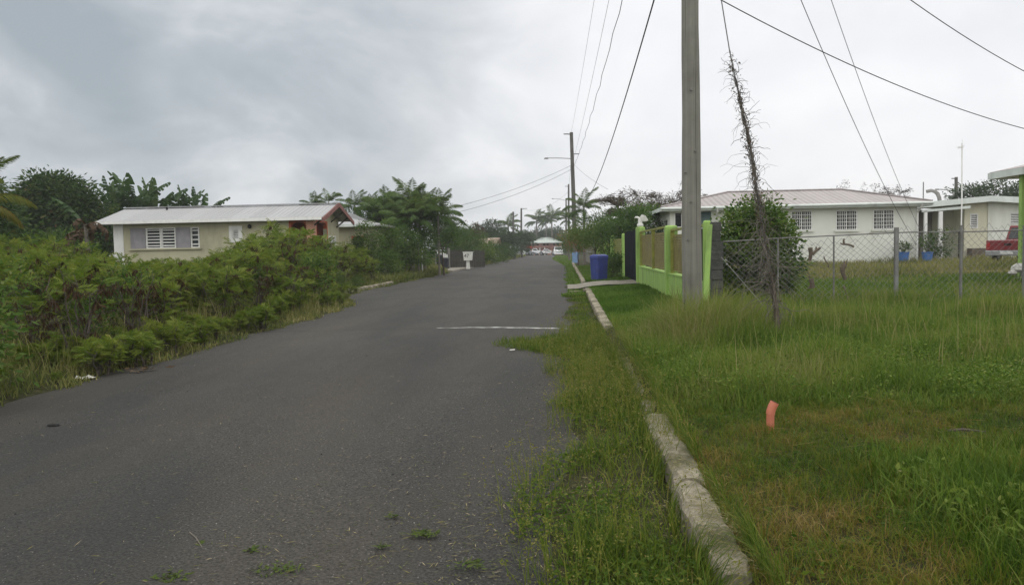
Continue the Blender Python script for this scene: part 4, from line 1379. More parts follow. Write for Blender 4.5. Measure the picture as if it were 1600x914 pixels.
x, y, z = at(685, 400, 63)
wheelie('wheelie_bin', 'taller dark wheelie bin behind, on the far left pavement', x, 63.6, .52, .6, 1.1, M['blackbin'], .1)
x, y, z = at(694.5, 400, 62)
wheelie('wheelie_bin', 'shorter dark wheelie bin in front beside the plank fence', x, 62.4, .52, .6, .88, M['blackbin'], -.05)
x, y, z = at(691, 396, 65.5)
t = thing('garden_gate', 'pale grey slatted gate behind the dark wheelie bins', 'gate', (x, 65.5, ground(x, 65.5)))
mb = MB()
for q in range(6):
    mb.box(-.42 + q * .15, -.31 + q * .15, -.02, .02, .05, 1.35 - .22 * (q / 5) ** 2)
mb.build('slats', M['white'], t)
for s in (-.55, .58):
    MB().box(s - .06, s + .06, -.06, .06, -.1, 1.62).build('post', M['pole'], t)
# plank fence
x0 = P(702, 400, 66).x; x1 = P(726, 400, 64).x
t = thing('plank_fence', 'dark weathered upright plank fence beside the number box', 'fence', (x0, 66, ground(x0, 66)))
mb = MB()
q = int((x1 - x0 + 1.5) / .135)
for i in range(q):
    mb.box(i * .135, i * .135 + .118, -.012 - .04 * i / q, .012 - .04 * i / q, .02, 1.42 + random.uniform(-.06, .06))
mb.build('planks', wood('dark_plank', (.035, .032, .03), (.085, .078, .07)), t)
MB().box(-.1, q * .135 + .05, .02, .06, .4, .48).build('rail', M['darktwig'], t)
MB().box(-.1, q * .135 + .05, .02, .06, 1.1, 1.18).build('rail', M['darktwig'], t)
MB().box(-.16, -.05, -.06, .06, -.1, 1.7).build('post', M['polefar'], t)
# number box
x, y, z = at(731, 396, 62)
t = thing('letter_box', 'white letter box with black number on a pale post by the left kerb', 'letter box', (x, 62, .13), -.12)
MB().frustum((-.28, .30, -.22, .22), (-.34, .36, -.24, .24), .62, 1.26).build('box', M['statue'], t, bev=.012)
MB().box(-.36, .40, -.27, .27, 1.262, 1.30).build('lid', M['statue'], t, bev=.008)
MB().frustum((-.14, .14, -.12, .12), (-.10, .10, -.1, .1), -.05, .618).build('post', M['statue'], t, bev=.01)
cu = bpy.data.curves.new('number', 'FONT')
cu.body = '47'; cu.size = .40; cu.extrude = .004; cu.align_x = 'CENTER'; cu.align_y = 'CENTER'; cu.materials.append(M['ink'])
o = bpy.data.objects.new('number', cu); COL.objects.link(o)
me = bpy.data.meshes.new_from_object(o.evaluated_get(bpy.context.evaluated_depsgraph_get()))
bpy.data.objects.remove(o)
o = link('number', me, t)
o.location = (-.05, -.247, .97); o.rotation_euler = (R(93), 0, 0)

# shrubs along the left verge beyond
for k, (px, py, Y, sc, mat, lab) in enumerate((
        (706, 378, 70, 1.35, 'tree', 'leafy green tree over the plank fence'), (728, 375, 72, 1.3, 'tree', 'rounded green tree behind the number box'),
        (757, 397, 78, .95, 'yellow', 'green shrub right of the number box by the verge'), (748, 383, 84, 1.2, 'yellow', 'brownish green shrub in front of the brown roofed bungalow'),
        (786, 393, 95, 1.1, 'tree', 'low bushy shrub beyond the brown roofed bungalow'), (772, 392, 88, .8, 'tree', 'small pale shrub before the brown roofed bungalow wall'))):
    c = P(px, py, Y); g = ground(c.x, Y)
    hz = max(.6, c.z - g)
    tree('verge_shrub', lab, 'shrub', (c.x, Y, g), (0, 0, .5), .06, [(-.6 * sc, 0, hz * .75, sc, .9 * sc, hz * .75), (.6 * sc, 0, hz * .7, .9 * sc, .8 * sc, hz * .7), (0, 0, hz * 1.1, .8 * sc, .8 * sc, hz * .55)], 110, 22, .24, .19, .08, G[mat], .38, .2)
c = P(743, 362, 84); g = ground(c.x, 84)
tree('croton_tree', 'slender tree with reddish brown tufts rising by the brown roof', 'tree', (c.x, 84, g), (0, 0, 1.5), .06,
     [(0, 0, 2.4, .55, .5, .9), (-.1, 0, 3.7, .40, .4, .6), (.55, 0, 3.3, .35, .3, .5), (-.6, 0, 2.9, .3, .3, .4)], 60, 18, .16, .2, .09, G['croton'], .4, .25)

# ------------------------------------------------------------------ windows and doors (parts)
def jalousie(parent, x0, x1, z0, z1, y, rows=6, cols=1, frame='white', slat='white', label=None, open_=True, pane='glass', depth=.05, bars=None, slat_t=.014):
    """window set in an opening of a wall facing -Y (parent space); y = outer wall face"""
    fw = .05
    mb = MB()
    mb.box(x0, x1, y - .03, y + .05, z0, z0 + fw)
    mb.box(x0, x1, y - .03, y + .05, z1 - fw, z1)
    for k in range(cols + 1):
        xc = x0 + (x1 - x0 - fw) * k / cols
        mb.box(xc, xc + fw, y - .026, y + .046, z0 + fw, z1 - fw)
    f = mb.build('window', M[frame], parent)
    if label: f['label'] = label
    MB().box(x0 + .01, x1 - .01, y + .085, y + .10, z0 + .01, z1 - .01).build('pane', M[pane], f)
    mb = MB()
    cw = (x1 - x0 - fw) / cols
    for k in range(cols):
        a = x0 + cw * k + fw; b = x0 + cw * (k + 1)
        for r in range(rows):
            zc = z0 + fw + (z1 - z0 - 2 * fw) * (r + .5) / rows
            if open_:
                mb.add([(a, y - .035, zc - .022), (b, y - .035, zc - .022), (b, y + .045, zc + .022), (a, y + .045, zc + .022),
                        (a, y - .035, zc - .022 + slat_t), (b, y - .035, zc - .022 + slat_t), (b, y + .045, zc + .022 + slat_t), (a, y + .045, zc + .022 + slat_t)],
                       [(0, 3, 2, 1), (4, 5, 6, 7), (0, 1, 5, 4), (1, 2, 6, 5), (2, 3, 7, 6), (3, 0, 4, 7)])
            else:
                hh = (z1 - z0 - 2 * fw) / rows * .5
                mb.add([(a, y - .012, zc - hh), (b, y - .012, zc - hh), (b, y + .012, zc + hh), (a, y + .012, zc + hh)], [(0, 1, 2, 3)])
    mb.build('louvres', M[slat], f)
    if bars:
        mb = MB()
        for k in range(cols):
            a = x0 + cw * k + fw; b = x0 + cw * (k + 1)
            for q in range(bars):
                xc = a + (b - a) * (q + 1) / (bars + 1)
                mb.box(xc - .011, xc + .011, y - .062, y - .040, z0 + .02, z1 - .02)
        for r in range(rows + 1):
            zc = z0 + fw * .5 + (z1 - z0 - fw) * r / rows
            mb.box(x0 + .02, x1 - .02, y - .082, y - .063, zc - .012, zc + .012)
        mb.build('grille', M[frame], f)
    return f


def hip_roof(mb, x0, x1, y0, y1, z0, h, hipl=True, hipr=True, t=.09, rr_=None):
    """roof planes with thickness; returns nothing. ridge runs along x"""
    yc = (y0 + y1) / 2
    run = (y1 - y0) / 2
    a = x0 + (run if hipl else 0); b = x1 - ((rr_ or run) if hipr else 0)
    V = [(x0, y0, z0), (x1, y0, z0), (x1, y1, z0), (x0, y1, z0), (a, yc, z0 + h), (b, yc, z0 + h)]
    n = len(V)
    V2 = [(p[0], p[1], p[2] - t) for p in V]
    Fs = [(0, 1, 5, 4), (2, 3, 4, 5), (1, 2, 5), (3, 0, 4)]
    if not hipl: Fs = [f for f in Fs if f != (3, 0, 4)]
    if not hipr: Fs = [f for f in Fs if f != (1, 2, 5)]
    fs = list(Fs) + [tuple(i + n for i in reversed(f)) for f in Fs]
    edges = {}
    for f in Fs:
        for i in range(len(f)):
            e = (f[i], f[(i + 1) % len(f)])
            edges[e] = 1
    for (p, q) in edges:
        if (q, p) not in edges:
            fs.append((q, p, p + n, q + n))
    mb.add(V + V2, fs)


# ------------------------------------------------------------------ left bungalow
g = .22
HX0, HX1, HY0, HY1 = P(180, 400, 36).x, -11.62, 36.0, 40.0
t = thing('bungalow', 'cream bungalow with pale grey roof, red trimmed gable and orange arches behind the thicket', 'house', (0, 0, 0))
EZ = 3.22
RZ = 3.93
wx = lambda px: P(px, 370, 36).x
wz = lambda py, px=260: P(px, py, 36).z
jx = [wx(204), wx(228), wx(252), wx(275), wx(298), wx(312)]
jz0, jz1 = wz(388), wz(356)
sx0, sx1, sz0, sz1 = wx(360.5), wx(377), wz(379), wz(357)
ax0, ax1, az1 = wx(455), -11.92, wz(347, 468)
mb = MB()
mb.wall(HX0 + .45, HX1, g, EZ, HY0, HY0 + .18, [(jx[0], jx[5], jz0, jz1), (sx0, sx1, sz0, sz1), (ax0, ax1, g + .02, az1)])
mb.wall(HY0 + .18, HY1, g, EZ, HX1 - .18, HX1, [(HY0 + .55, HY0 + 2.15, g + .02, az1), (HY0 + 2.45, HY0 + 3.6, 1.35, 2.4)], 'y')
mb.box(HX0, HX1, HY1 - .003, HY1 + .18, g, EZ)
mb.box(HX0, HX0 + .18, HY0 + .18, HY1 - .003, g, EZ)
mb.prism([(HY0 + .002, EZ), (HY1 + .17, EZ), ((HY0 + HY1) / 2 + .1, RZ - .14)], HX1 - .16, HX1 - .002, 'x')
mb.build('wall', M['khaki'], t)
MB().box(HX0 - .02, HX0 + .447, HY0 - .03, HY0 + .17, g, EZ - .01).build('corner_pier', M['white'], t)
# roof: hip at the left end, gable on the right
mb = MB()
hip_roof(mb, HX0 - .55, -10.98, HY0 - .6, HY1 + .6, EZ - .02, RZ - EZ, False, False, .05)
rf = mb.build('roof', M['roofgrey'], t)
MB().box(HX0 - .54, -11.0, HY0 - .645, HY0 - .603, EZ - .15, EZ - .015).build('gutter', M['white'], rf)
mb = MB()
for s in (1, -1):
    yc = (HY0 + HY1) / 2
    ye = yc + s * (HY1 - HY0 + 1.3) / 2
    mb.add([(-10.97, yc, RZ + .05), (-10.97, ye, EZ - .07), (-10.97, ye, EZ - .26), (-10.97, yc, RZ - .16),
            (-10.91, yc, RZ + .05), (-10.91, ye, EZ - .07), (-10.91, ye, EZ - .26), (-10.91, yc, RZ - .16)],
           [(0, 1, 2, 3), (7, 6, 5, 4), (0, 4, 5, 1), (1, 5, 6, 2), (2, 6, 7, 3)])
mb.build('barge_board', M['salmon'], rf)
MB().box(HX0 - .54, -10.93, (HY0 + HY1) / 2 - .12, (HY0 + HY1) / 2 + .12, RZ + .0, RZ + .045).build('ridge_cap', M['roofgrey'], rf)
for q in (-7.7, -7.1):
    MB().lathe([(.05, 0), (.05, .16)], (HX1 + q, HY0 + 1.6 + (q + 7.7) * .8, EZ + .55 + (q + 7.7) * .2), 8).build('vent_pipe', M['dark'], rf)
mb = MB()
for q in (.2, 1.1, 2.0, 2.9, 3.8):
    yy = HY0 + q
    zz = EZ + (RZ - EZ) * (1 - abs(yy - (HY0 + HY1) / 2) / 2.6)
    mb.tube([(HX1 + .0, yy, zz - .6), (HX1 + .6, yy, zz - .12)], .045, 4)
mb.build('brace', M['darktwig'], t)
# long louvred window
kinds = ['shut', 'open', 'open', 'shut', 'open']
for k in range(5):
    if kinds[k] == 'open':
        jalousie(t, jx[k] + .01, jx[k + 1] - .01, jz0, jz1, HY0, rows=6 if k != 4 else 4, slat='white', frame='white', label='open white louvre window')
    else:
        f = MB().box(jx[k] + .01, jx[k + 1] - .01, HY0 - .03, HY0 + .04, jz0, jz1).build('window', M['greyshutter'], t)
        f['label'] = 'closed grey shutter panel of the long window'
        mb = MB()
        mb.box(jx[k] + .012, jx[k + 1] - .012, HY0 - .047, HY0 - .031, jz0 + .003, jz0 + .09)
        mb.box(jx[k] + .012, jx[k + 1] - .012, HY0 - .047, HY0 - .031, jz1 - .09, jz1 - .003)
        mb.box(jx[k] + .012, jx[k] + .09, HY0 - .046, HY0 - .031, jz0 + .091, jz1 - .091)
        mb.box(jx[k + 1] - .09, jx[k + 1] - .012, HY0 - .046, HY0 - .031, jz0 + .091, jz1 - .091)
        mb.build('frame', M['greyshutter'], f)
MB().box(jx[0] - .08, jx[5] + .08, HY0 - .10, HY0 - .004, jz0 - .07, jz0 - .004).build('window_sill', M['khaki'], t)
f = jalousie(t, sx0 + .09, sx1 - .09, sz0 + .08, sz1 - .09, HY0 + .0, rows=5, label='small louvre window in a broad white surround')
MB().wall(sx0 - .06, sx1 + .06, sz0 - .05, sz1 + .05, HY0 - .045, HY0 - .003, [(sx0 + .088, sx1 - .088, sz0 + .078, sz1 - .088)]).build('surround', M['white'], f)
MB().lathe([(.03, 0), (.09, .06), (.09, .16), (.03, .2)], (wx(392), HY0 - .12, wz(354, 392) - .1), 10).build('outdoor_lamp', M['dark'], t)
MB().box(HX0 + .2, HX1 - .3, HY0 + .6, HY0 + .62, g, EZ).build('inner_wall', M['dark'], t) if False else None


def arch(a0, a1, z0, z1, t0, t1, rad, axis):
    """rounded-corner arch surround filling the top corners of an opening"""
    mb = MB()
    for s in (0, 1):
        c = (a0 + rad) if s == 0 else (a1 - rad)
        corner = a0 if s == 0 else a1
        poly = [(corner, z1)]
        for k in range(7):
            an = PI / 2 * k / 6
            poly.append((c + (-1 if s == 0 else 1) * rad * math.cos(an), z1 - rad + rad * math.sin(an)))
        if s == 0: poly = poly[::-1]
        if axis == 'x': mb.prism(poly, t0, t1, 'y')
        else: mb.prism(poly, t0, t1, 'x')
    return mb


a = arch(ax0, ax1, g, az1, HY0 - .004, HY0 + .17, .28, 'x')
a.box(ax0 - .09, ax0 - .003, HY0 - .02, HY0 - .004, g, az1 + .09)
a.box(ax0 - .003, ax1 - .0, HY0 - .02, HY0 - .005, az1 + .003, az1 + .09)
a.build('arch', M['orange'], t)
a = arch(HY0 + .55, HY0 + 2.15, g, az1, HX1 - .17, HX1 + .004, .28, 'y')
a.box(HX1 + .003, HX1 + .02, HY0 + .46, HY0 + .548, g, az1 + .09)
a.box(HX1 + .003, HX1 + .02, HY0 + 2.152, HY0 + 2.24, g, az1 + .09)
a.box(HX1 + .004, HX1 + .02, HY0 + .548, HY0 + 2.152, az1 + .003, az1 + .09)
a.build('arch', M['orange'], t)
MB().box(ax1 + .003, HX1 + .026, HY0 - .026, HY0 + .45, g, az1 + .05).build('corner_pillar', M['peach'], t)
mb = MB()
mb.box(ax0 - 1.2, HX1 - .25, HY0 + 2.5, HY0 + 2.6, g, EZ - .05)
mb.box(ax0 - 1.2, ax0 - 1.1, HY0 + .25, HY0 + 2.5, g, EZ - .05)
mb.build('porch_wall', M['orange'], t)
MB().box(ax0 - .05, ax0 + .75, HY0 + 2.44, HY0 + 2.49, 1.0, 2.35).build('porch_window', M['glass'], t)
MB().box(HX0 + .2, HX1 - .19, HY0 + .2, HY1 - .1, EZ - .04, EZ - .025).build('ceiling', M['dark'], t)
f = thing('x', '', '')
bpy.data.objects.remove(f)
mb = MB().wall(HY0 + 2.45, HY0 + 3.6, 1.35, 2.4, HX1 - .06, HX1 + .03, [(HY0 + 2.52, HY0 + 3.0, 1.42, 2.33), (HY0 + 3.05, HY0 + 3.53, 1.42, 2.33)], 'y')
f = mb.build('window', M['white'], t)
MB().box(HX1 - .14, HX1 - .12, HY0 + 2.46, HY0 + 3.59, 1.36, 2.39).build('pane', M['glass'], f)
mb = MB()
for q in range(6):
    mb.box(HX1 - .04, HX1 - .01, HY0 + 2.52, HY0 + 3.53, 1.48 + q * .145, 1.50 + q * .145 + .03)
mb.build('louvres', M['white'], f)
# rear wing with hip roof
WX0, WX1, WY0, WY1 = -15.0, P(588, 350, 42.5).x - .5, 42.5, 48
mb = MB()
ww0, ww1 = P(549, 360, 42.5).x, P(568, 360, 42.5).x
mb.wall(WX0, WX1, g, 3.05, WY0, WY0 + .18, [(ww0, ww1, g + .02, 2.45)])
mb.box(WX0, WX0 + .18, WY0 + .181, WY1, g, 3.05).box(WX1 - .18, WX1, WY0 + .181, WY1, g, 3.05).box(WX0 + .181, WX1 - .181, WY1 - .18, WY1, g, 3.05)
mb.build('wing_wall', M['khaki'], t)
arch(ww0, ww1, g, 2.45, WY0 - .003, WY0 + .17, .25, 'x').build('arch', M['orange'], t)
MB().box(WX0 + .2, WX1 - .2, WY0 + 1.4, WY0 + 1.45, g, 3.0).build('wing_inner_wall', M['dark'], t)  # near-black sheet stands for the shade behind the arch
mb = MB(); hip_roof(mb, WX0 - .5, WX1 + .5, WY0 - .5, WY1 + .5, 3.06, .75)
w = mb.build('wing_roof', M['roofgrey'], t)
MB().box(WX0 - .5, WX1 + .52, WY0 - .56, WY0 - .505, 2.93, 3.08).build('gutter', M['fascia'], w)

# ------------------------------------------------------------------ near utility pole and its vine-hung stay
c = P(1081.5, 465, 13)
PX, PY_ = c.x, 13.0
gp = ground(PX, PY_)
t = thing('utility_pole', 'thick weathered grey wooden utility pole in the tall grass on the right', 'utility pole', (PX, PY_, gp))
mb = MB()
n = 26
mb.tube([(0.004 * math.sin(i), .004 * math.cos(1.7 * i), -.3 + 12.3 * i / n) for i in range(n + 1)], [.166 - .0028 * i + .002 * math.sin(i * 2.1) for i in range(n + 1)], 22)
mb.build('shaft', M['pole'], t, smooth=True)
mb = MB()
for zz, an in ((2.62, 3.9), (2.15, 4.5), (1.55, 4.1), (2.95, 5.0), (3.9, 4.6)):
    q = .16
    mb.lathe([(.014, -.03), (.014, .012)], (math.cos(an) * q, math.sin(an) * q, zz), 8, 'y')
mb.build('bolt', M['rail'], t)
mb = MB().box(-1.1, 1.1, -.28, -.17, 11.3, 11.42)
cr = mb.build('crossarm', M['polefar'], t)
mb = MB()
for q in (-1.0, -.5, .5, 1.0):
    mb.lathe([(.03, 0), (.06, .04), (.04, .08), (.06, .12), (.02, .16)], (q, -.22, 11.42), 10)
mb.build('insulator', M['white'], cr)
# stay wire with dead creeper
A0 = Vector((*at(1217, 512, 11.4),)); A0.z = ground(A0.x, A0.y)
Wd = P(1140, 80, 12.05)
# stay runs from the ground through (1140,80) to the pole
A1 = Vector((PX + .05, PY_ - .1, 7.6))


def staypt(t):
    # passes the creeper's own kinks
    px = np.interp(t, [0, .08, .2, .45, .8, 1.0], [1216, 1207, 1190, 1172, 1140, 1127])
    py = np.interp(t, [0, .08, .2, .45, .8, 1.0], [512, 440, 345, 230, 80, 0])
    return P(px, py, 11.4 + .7 * t)


t = thing('stay_wire', 'pole stay wire swathed in a tall column of dead creeper', 'stay wire', (A0.x, A0.y, A0.z))
pts = [staypt(k / 30) for k in range(31)] + [staypt(1.0).lerp(A1, q) for q in (.33, .66, 1.0)]
MB().tube(pts, .008, 6).build('cable', M['wiregrey'], t, world=True)
MB().tube([A0 + Vector((0, 0, -.15)), pts[1], pts[2], pts[3]], [.045, .04, .03, .015], 7).build('anchor_stem', M['deadwood'], t, world=True)
rr = random.Random(5)
mb = MB()


def curl(p, d, L, r, n=7, wob=.6, grav=0.0):
    pts = [Vector(p)]
    d = Vector(d).normalized()
    for i in range(n):
        d = (d + Vector((rr.uniform(-1, 1), rr.uniform(-1, 1), rr.uniform(-1, 1))) * wob + Vector((0, 0, -grav))).normalized()
        pts.append(pts[-1] + d * L / n)
    mb.tube(pts, [r * (1 - .6 * i / n) for i in range(n + 1)], 3, caps=False)


for k in range(46):      # long stems wound round the stay
    u0 = rr.uniform(0, .55) ** 1.15; u1 = min(.82, u0 + rr.uniform(.12, .4))
    ph = rr.uniform(0, 6.3); tw = rr.uniform(18, 55) * rr.choice((1, -1)); nn = 44
    pts_ = []
    for i in range(nn + 1):
        u = u0 + (u1 - u0) * i / nn
        th = float(np.interp(u, [0, .06, .12, .22, .3, .45, .7, .82], [.035, .05, .085, .065, .042, .028, .017, .008])) * (.7 + .5 * math.sin(i * .7 + ph)) * rr.uniform(.6, 1.3)
        an = ph + tw * u
        pts_.append(staypt(u) + Vector((math.cos(an) * th, math.sin(an) * th, rr.uniform(-.01, .01))))
    r0_ = rr.uniform(.003, .007)
    mb.tube(pts_, [r0_ * (1 - .5 * i / nn) for i in range(nn + 1)], 3, caps=False)
for k in range(210):
    u = rr.random() ** 1.25 * .80
    p = staypt(u)
    thick = np.interp(u, [0, .06, .12, .22, .3, .45, .7, .8], [.05, .07, .12, .085, .055, .032, .02, .01])
    o = Vector((rr.gauss(0, 1), rr.gauss(0, 1), rr.gauss(0, 1))) * thick * .6
    ax = (staypt(min(1, u + .03)) - p).normalized()
    curl(p + o, ax * rr.choice((1, 1, -1)) + Vector((rr.gauss(0, .6), rr.gauss(0, .6), 0)), rr.uniform(.12, .36), rr.uniform(.003, .007), 7, .75)
for k in range(60):      # loose loops standing away from the column
    u = rr.random() ** .9 * .78
    p = staypt(u)
    curl(p, (rr.uniform(-1, 1), rr.uniform(-1, .6), rr.uniform(-.3, .8)), rr.uniform(.3, .9) * (1.1 - u), .0035, 10, .42, .12)
for k in range(95):     # dead tangle low down in front of the bush
    u = rr.uniform(.04, .2)
    p = staypt(u)
    curl(p, (rr.uniform(-1, .7), rr.uniform(-1, .4), rr.uniform(-.8, .5)), rr.uniform(.35, .95), rr.uniform(.003, .008), 10, .38, .10)
mb.build('dead_creeper', M['twig'], t, world=True)
lf = LF()
kk = 420
u = rng.uniform(.03, .78, kk)
pos = np.array([[*staypt(q)] for q in u]) + rng.normal(0, .05, (kk, 3))
lf.leaves(pos - np.array([[A0.x, A0.y, A0.z]]), rdir(kk), rdir(kk), rng.uniform(.02, .05, kk), rng.uniform(.012, .03, kk), np.clip(rng.normal(.6, .25, kk), 0, 1))
lf.build('dead_leaves', G['deadleaf'], t)
# thin white stay beside the bush
p0, p1 = P(1127, 402, 16.6), P(1195, 480, 14.4)
tag(MB().tube([p0, p0.lerp(p1, .5), p1], .004, 6).build('stay_cable', M['metal'], origin=tuple(p1)), 'thin pale cable slanting from the grey pillar down into the grass', 'cable')

# ------------------------------------------------------------------ lime green wall with gate
def wallx(y):        # the wall line runs slightly towards the road with distance
    return float(np.interp(y, [15, 17.3, 22.8, 31.6, 37, 60], [3.02, 3.0, 2.95, 2.9, 2.66, 2.4]))


t = thing('garden_wall', 'lime green garden wall with square posts and olive slatted panels, near side of the gate', 'wall', (wallx(24), 24, .15))


def postbox(mb, x, y, w, h, g=.0):
    mb.frustum((x - w / 2, x + w / 2, y - w / 2, y + w / 2), (x - w / 2, x + w / 2, y - w / 2, y + w / 2), g, h - .05)
    mb.frustum((x - w / 2, x + w / 2, y - w / 2, y + w / 2), (x - w * .36, x + w * .36, y - w * .36, y + w * .36), h - .05, h)


def wallbase(y0, y1, z0, z1, w=.20):
    mb = MB()
    n = max(1, int((y1 - y0) / 2))
    V = []
    for i in range(n + 1):
        y = y0 + (y1 - y0) * i / n
        x = wallx(y)
        V += [(x - w / 2, y, z0), (x + w / 2, y, z0), (x + w / 2, y, z1), (x - w / 2, y, z1)]
    o = len(mb.v); mb.v += V
    for i in range(n):
        for k in range(4):
            a = i * 4 + k; b = i * 4 + (k + 1) % 4
            mb.f.append((a, b, b + 4, a + 4))
    mb.f += [(3, 2, 1, 0), (n * 4, n * 4 + 1, n * 4 + 2, n * 4 + 3)]
    return mb


wallbase(17.35, 31.35, -.05, .80).build('low_wall', M['green'], t, world=True)
wallbase(17.35, 31.35, .803, .83, .25).build('coping', M['green'], t, world=True)
posts = [(17.3, 2.12), (22.8, 2.17), (31.6, 2.36)]
for y, h in posts:
    mb = MB(); postbox(mb, wallx(y), y, .34 if y > 18 else .16, h)
    p = mb.build('post', M['green'], t, world=True, bev=.012)
for (ya, yb, zt) in ((17.42, 22.6, 2.0), (23.0, 31.4, 2.12)):
    npan = 2 if yb - ya < 7 else 2
    for q in range(npan):
        y0 = ya + (yb - ya) * q / npan + .04; y1 = ya + (yb - ya) * (q + 1) / npan - .04
        mb = MB()
        for k in range(15):
            zz = .90 + (zt - 1.0) * k / 15
            x0_, x1_ = wallx(y0) + .03, wallx(y1) + .03
            hh = (zt - 1.0) / 15 * .97
            mb.add([(x0_ - .012, y0, zz), (x0_ + .012, y0, zz), (x1_ + .012, y1, zz), (x1_ - .012, y1, zz), (x0_ - .012 + .03, y0, zz + hh), (x0_ + .012 + .03, y0, zz + hh), (x1_ + .012 + .03, y1, zz + hh), (x1_ - .012 + .03, y1, zz + hh)],
                   [(0, 3, 2, 1), (4, 5, 6, 7), (0, 1, 5, 4), (1, 2, 6, 5), (2, 3, 7, 6), (3, 0, 4, 7)])
        pn = mb.build('slat_panel', M['panelwood'], t, world=True)
        mb = MB()
        for yy in (y0, y1):
            mb.box(wallx(yy) - .045, wallx(yy) + .06, yy - .04, yy + .04, .832, zt)
        a = (wallx(y0), y0); b = (wallx(y1), y1)
        mb.add([(a[0] - .045, y0, zt + .001), (a[0] + .06, y0, zt + .001), (b[0] + .06, y1, zt + .001), (b[0] - .045, y1, zt + .001), (a[0] - .045, y0, zt + .06), (a[0] + .06, y0, zt + .06), (b[0] + .06, y1, zt + .06), (b[0] - .045, y1, zt + .06)],
               [(0, 3, 2, 1), (4, 5, 6, 7), (0, 1, 5, 4), (1, 2, 6, 5), (2, 3, 7, 6), (3, 0, 4, 7)])
        mb.build('panel_frame', M['panel'], pn) if False else mb.build('panel_frame', M['panel'], t, world=True)
# loose leaning green board and grey pillar at the wall's near end
b0, b1 = P(1103, 470, 16.3), P(1109, 351, 16.6)
tag(MB().box(-.05, .05, -.03, .03, 0, (b1 - b0).length, Matrix.LocRotScale(b0, (b1 - b0).to_track_quat('Z', 'Y'), None)).build('green_board', M['green'], bev=.006, origin=tuple(b0)), 'narrow lime green board leaning against the grey block pillar', 'board')
x = P(1120, 400, 16.9).x
t = thing('block_pillar', 'rough dark grey block pillar at the near end of the lime green wall', 'pillar', (x, 16.9, ground(x, 16.9)))
mb = MB()
for k in range(10):
    j = lambda: random.uniform(-.012, .012)
    a, b = -.13 + j(), .11 + j() - (.04 if k > 7 else 0)
    mb.box(a, b, -.1 + j(), .1 + j(), -.1 + k * .2 + .004, .1 + k * .2)
mb.build('blocks', M['block'], t, bev=.012)
x = P(1100, 400, 17.2).x
tag(MB().box(x - .06, x + .10, 17.45, 17.5, .2, 1.95).build('shaded_panel', M['gate'], origin=(x, 17.47, .15)), 'upright panel darkened for its shade between the utility pole and the leaning green board', 'board')  # near-black strip stands for a fence panel lying in shadow

# gate: dark sheet double leaf
t = thing('gate', 'tall dark double gate of upright boards beside the lime green wall', 'gate', (wallx(34), 34, .16))
for (ya, yb) in ((31.85, 34.2), (34.25, 36.7)):
    mb = MB(); n = 10
    for k in range(n):
        y0 = ya + (yb - ya) * k / n + .012; y1 = ya + (yb - ya) * (k + 1) / n - .012
        zt = 2.22 + .04 * math.sin(PI * (k + .5) / n)
        x0_, x1_ = wallx(y0), wallx(y1)
        mb.add([(x0_ - .02, y0, .2), (x0_ + .02, y0, .2), (x1_ + .02, y1, .2), (x1_ - .02, y1, .2), (x0_ - .02, y0, zt), (x0_ + .02, y0, zt), (x1_ + .02, y1, zt), (x1_ - .02, y1, zt)],
               [(0, 3, 2, 1), (4, 5, 6, 7), (0, 1, 5, 4), (1, 2, 6, 5), (2, 3, 7, 6), (3, 0, 4, 7)])
    lf_ = mb.build('gate_leaf', M['gate'], t, world=True)
    mb = MB()
    for zz in (.5, 1.3, 2.0):
        mb.tube([(wallx(ya) + .05, ya + .03, zz), (wallx(yb) + .05, yb - .03, zz)], .025, 6)
    mb.build('gate_rail', M['gate'], t, world=True)
# far section of the wall
t = thing('garden_wall', 'lime green garden wall beyond the dark gate, half hidden by leaves', 'wall', (wallx(48), 48, .15))
wallbase(37.1, 62, -.05, .75).build('low_wall', M['green'], t, world=True)
for y, h, w in ((37.0, 2.2, .22), (44, 2.2, .34), (49.5, 2.2, .34), (55, 2.25, .34), (62, 2.25, .34)):
    mb = MB(); postbox(mb, wallx(y), y, w, h); mb.build('post', M['green'], t, world=True)
for (ya, yb) in ((37.2, 43.8), (44.2, 49.3), (49.7, 54.8), (55.2, 61.8)):
    mb = MB()
    for k in range(13):
        zz = .80 + 1.2 * k / 13
        x0_, x1_ = wallx(ya), wallx(yb)
        mb.add([(x0_ - .015, ya, zz), (x0_ + .015, ya, zz), (x1_ + .015, yb, zz), (x1_ - .015, yb, zz), (x0_ - .015, ya, zz + .075), (x0_ + .015, ya, zz + .075), (x1_ + .015, yb, zz + .075), (x1_ - .015, yb, zz + .075)],
               [(0, 3, 2, 1), (4, 5, 6, 7), (0, 1, 5, 4), (1, 2, 6, 5), (2, 3, 7, 6), (3, 0, 4, 7)])
    mb.build('slat_panel', M['panel'], t, world=True)
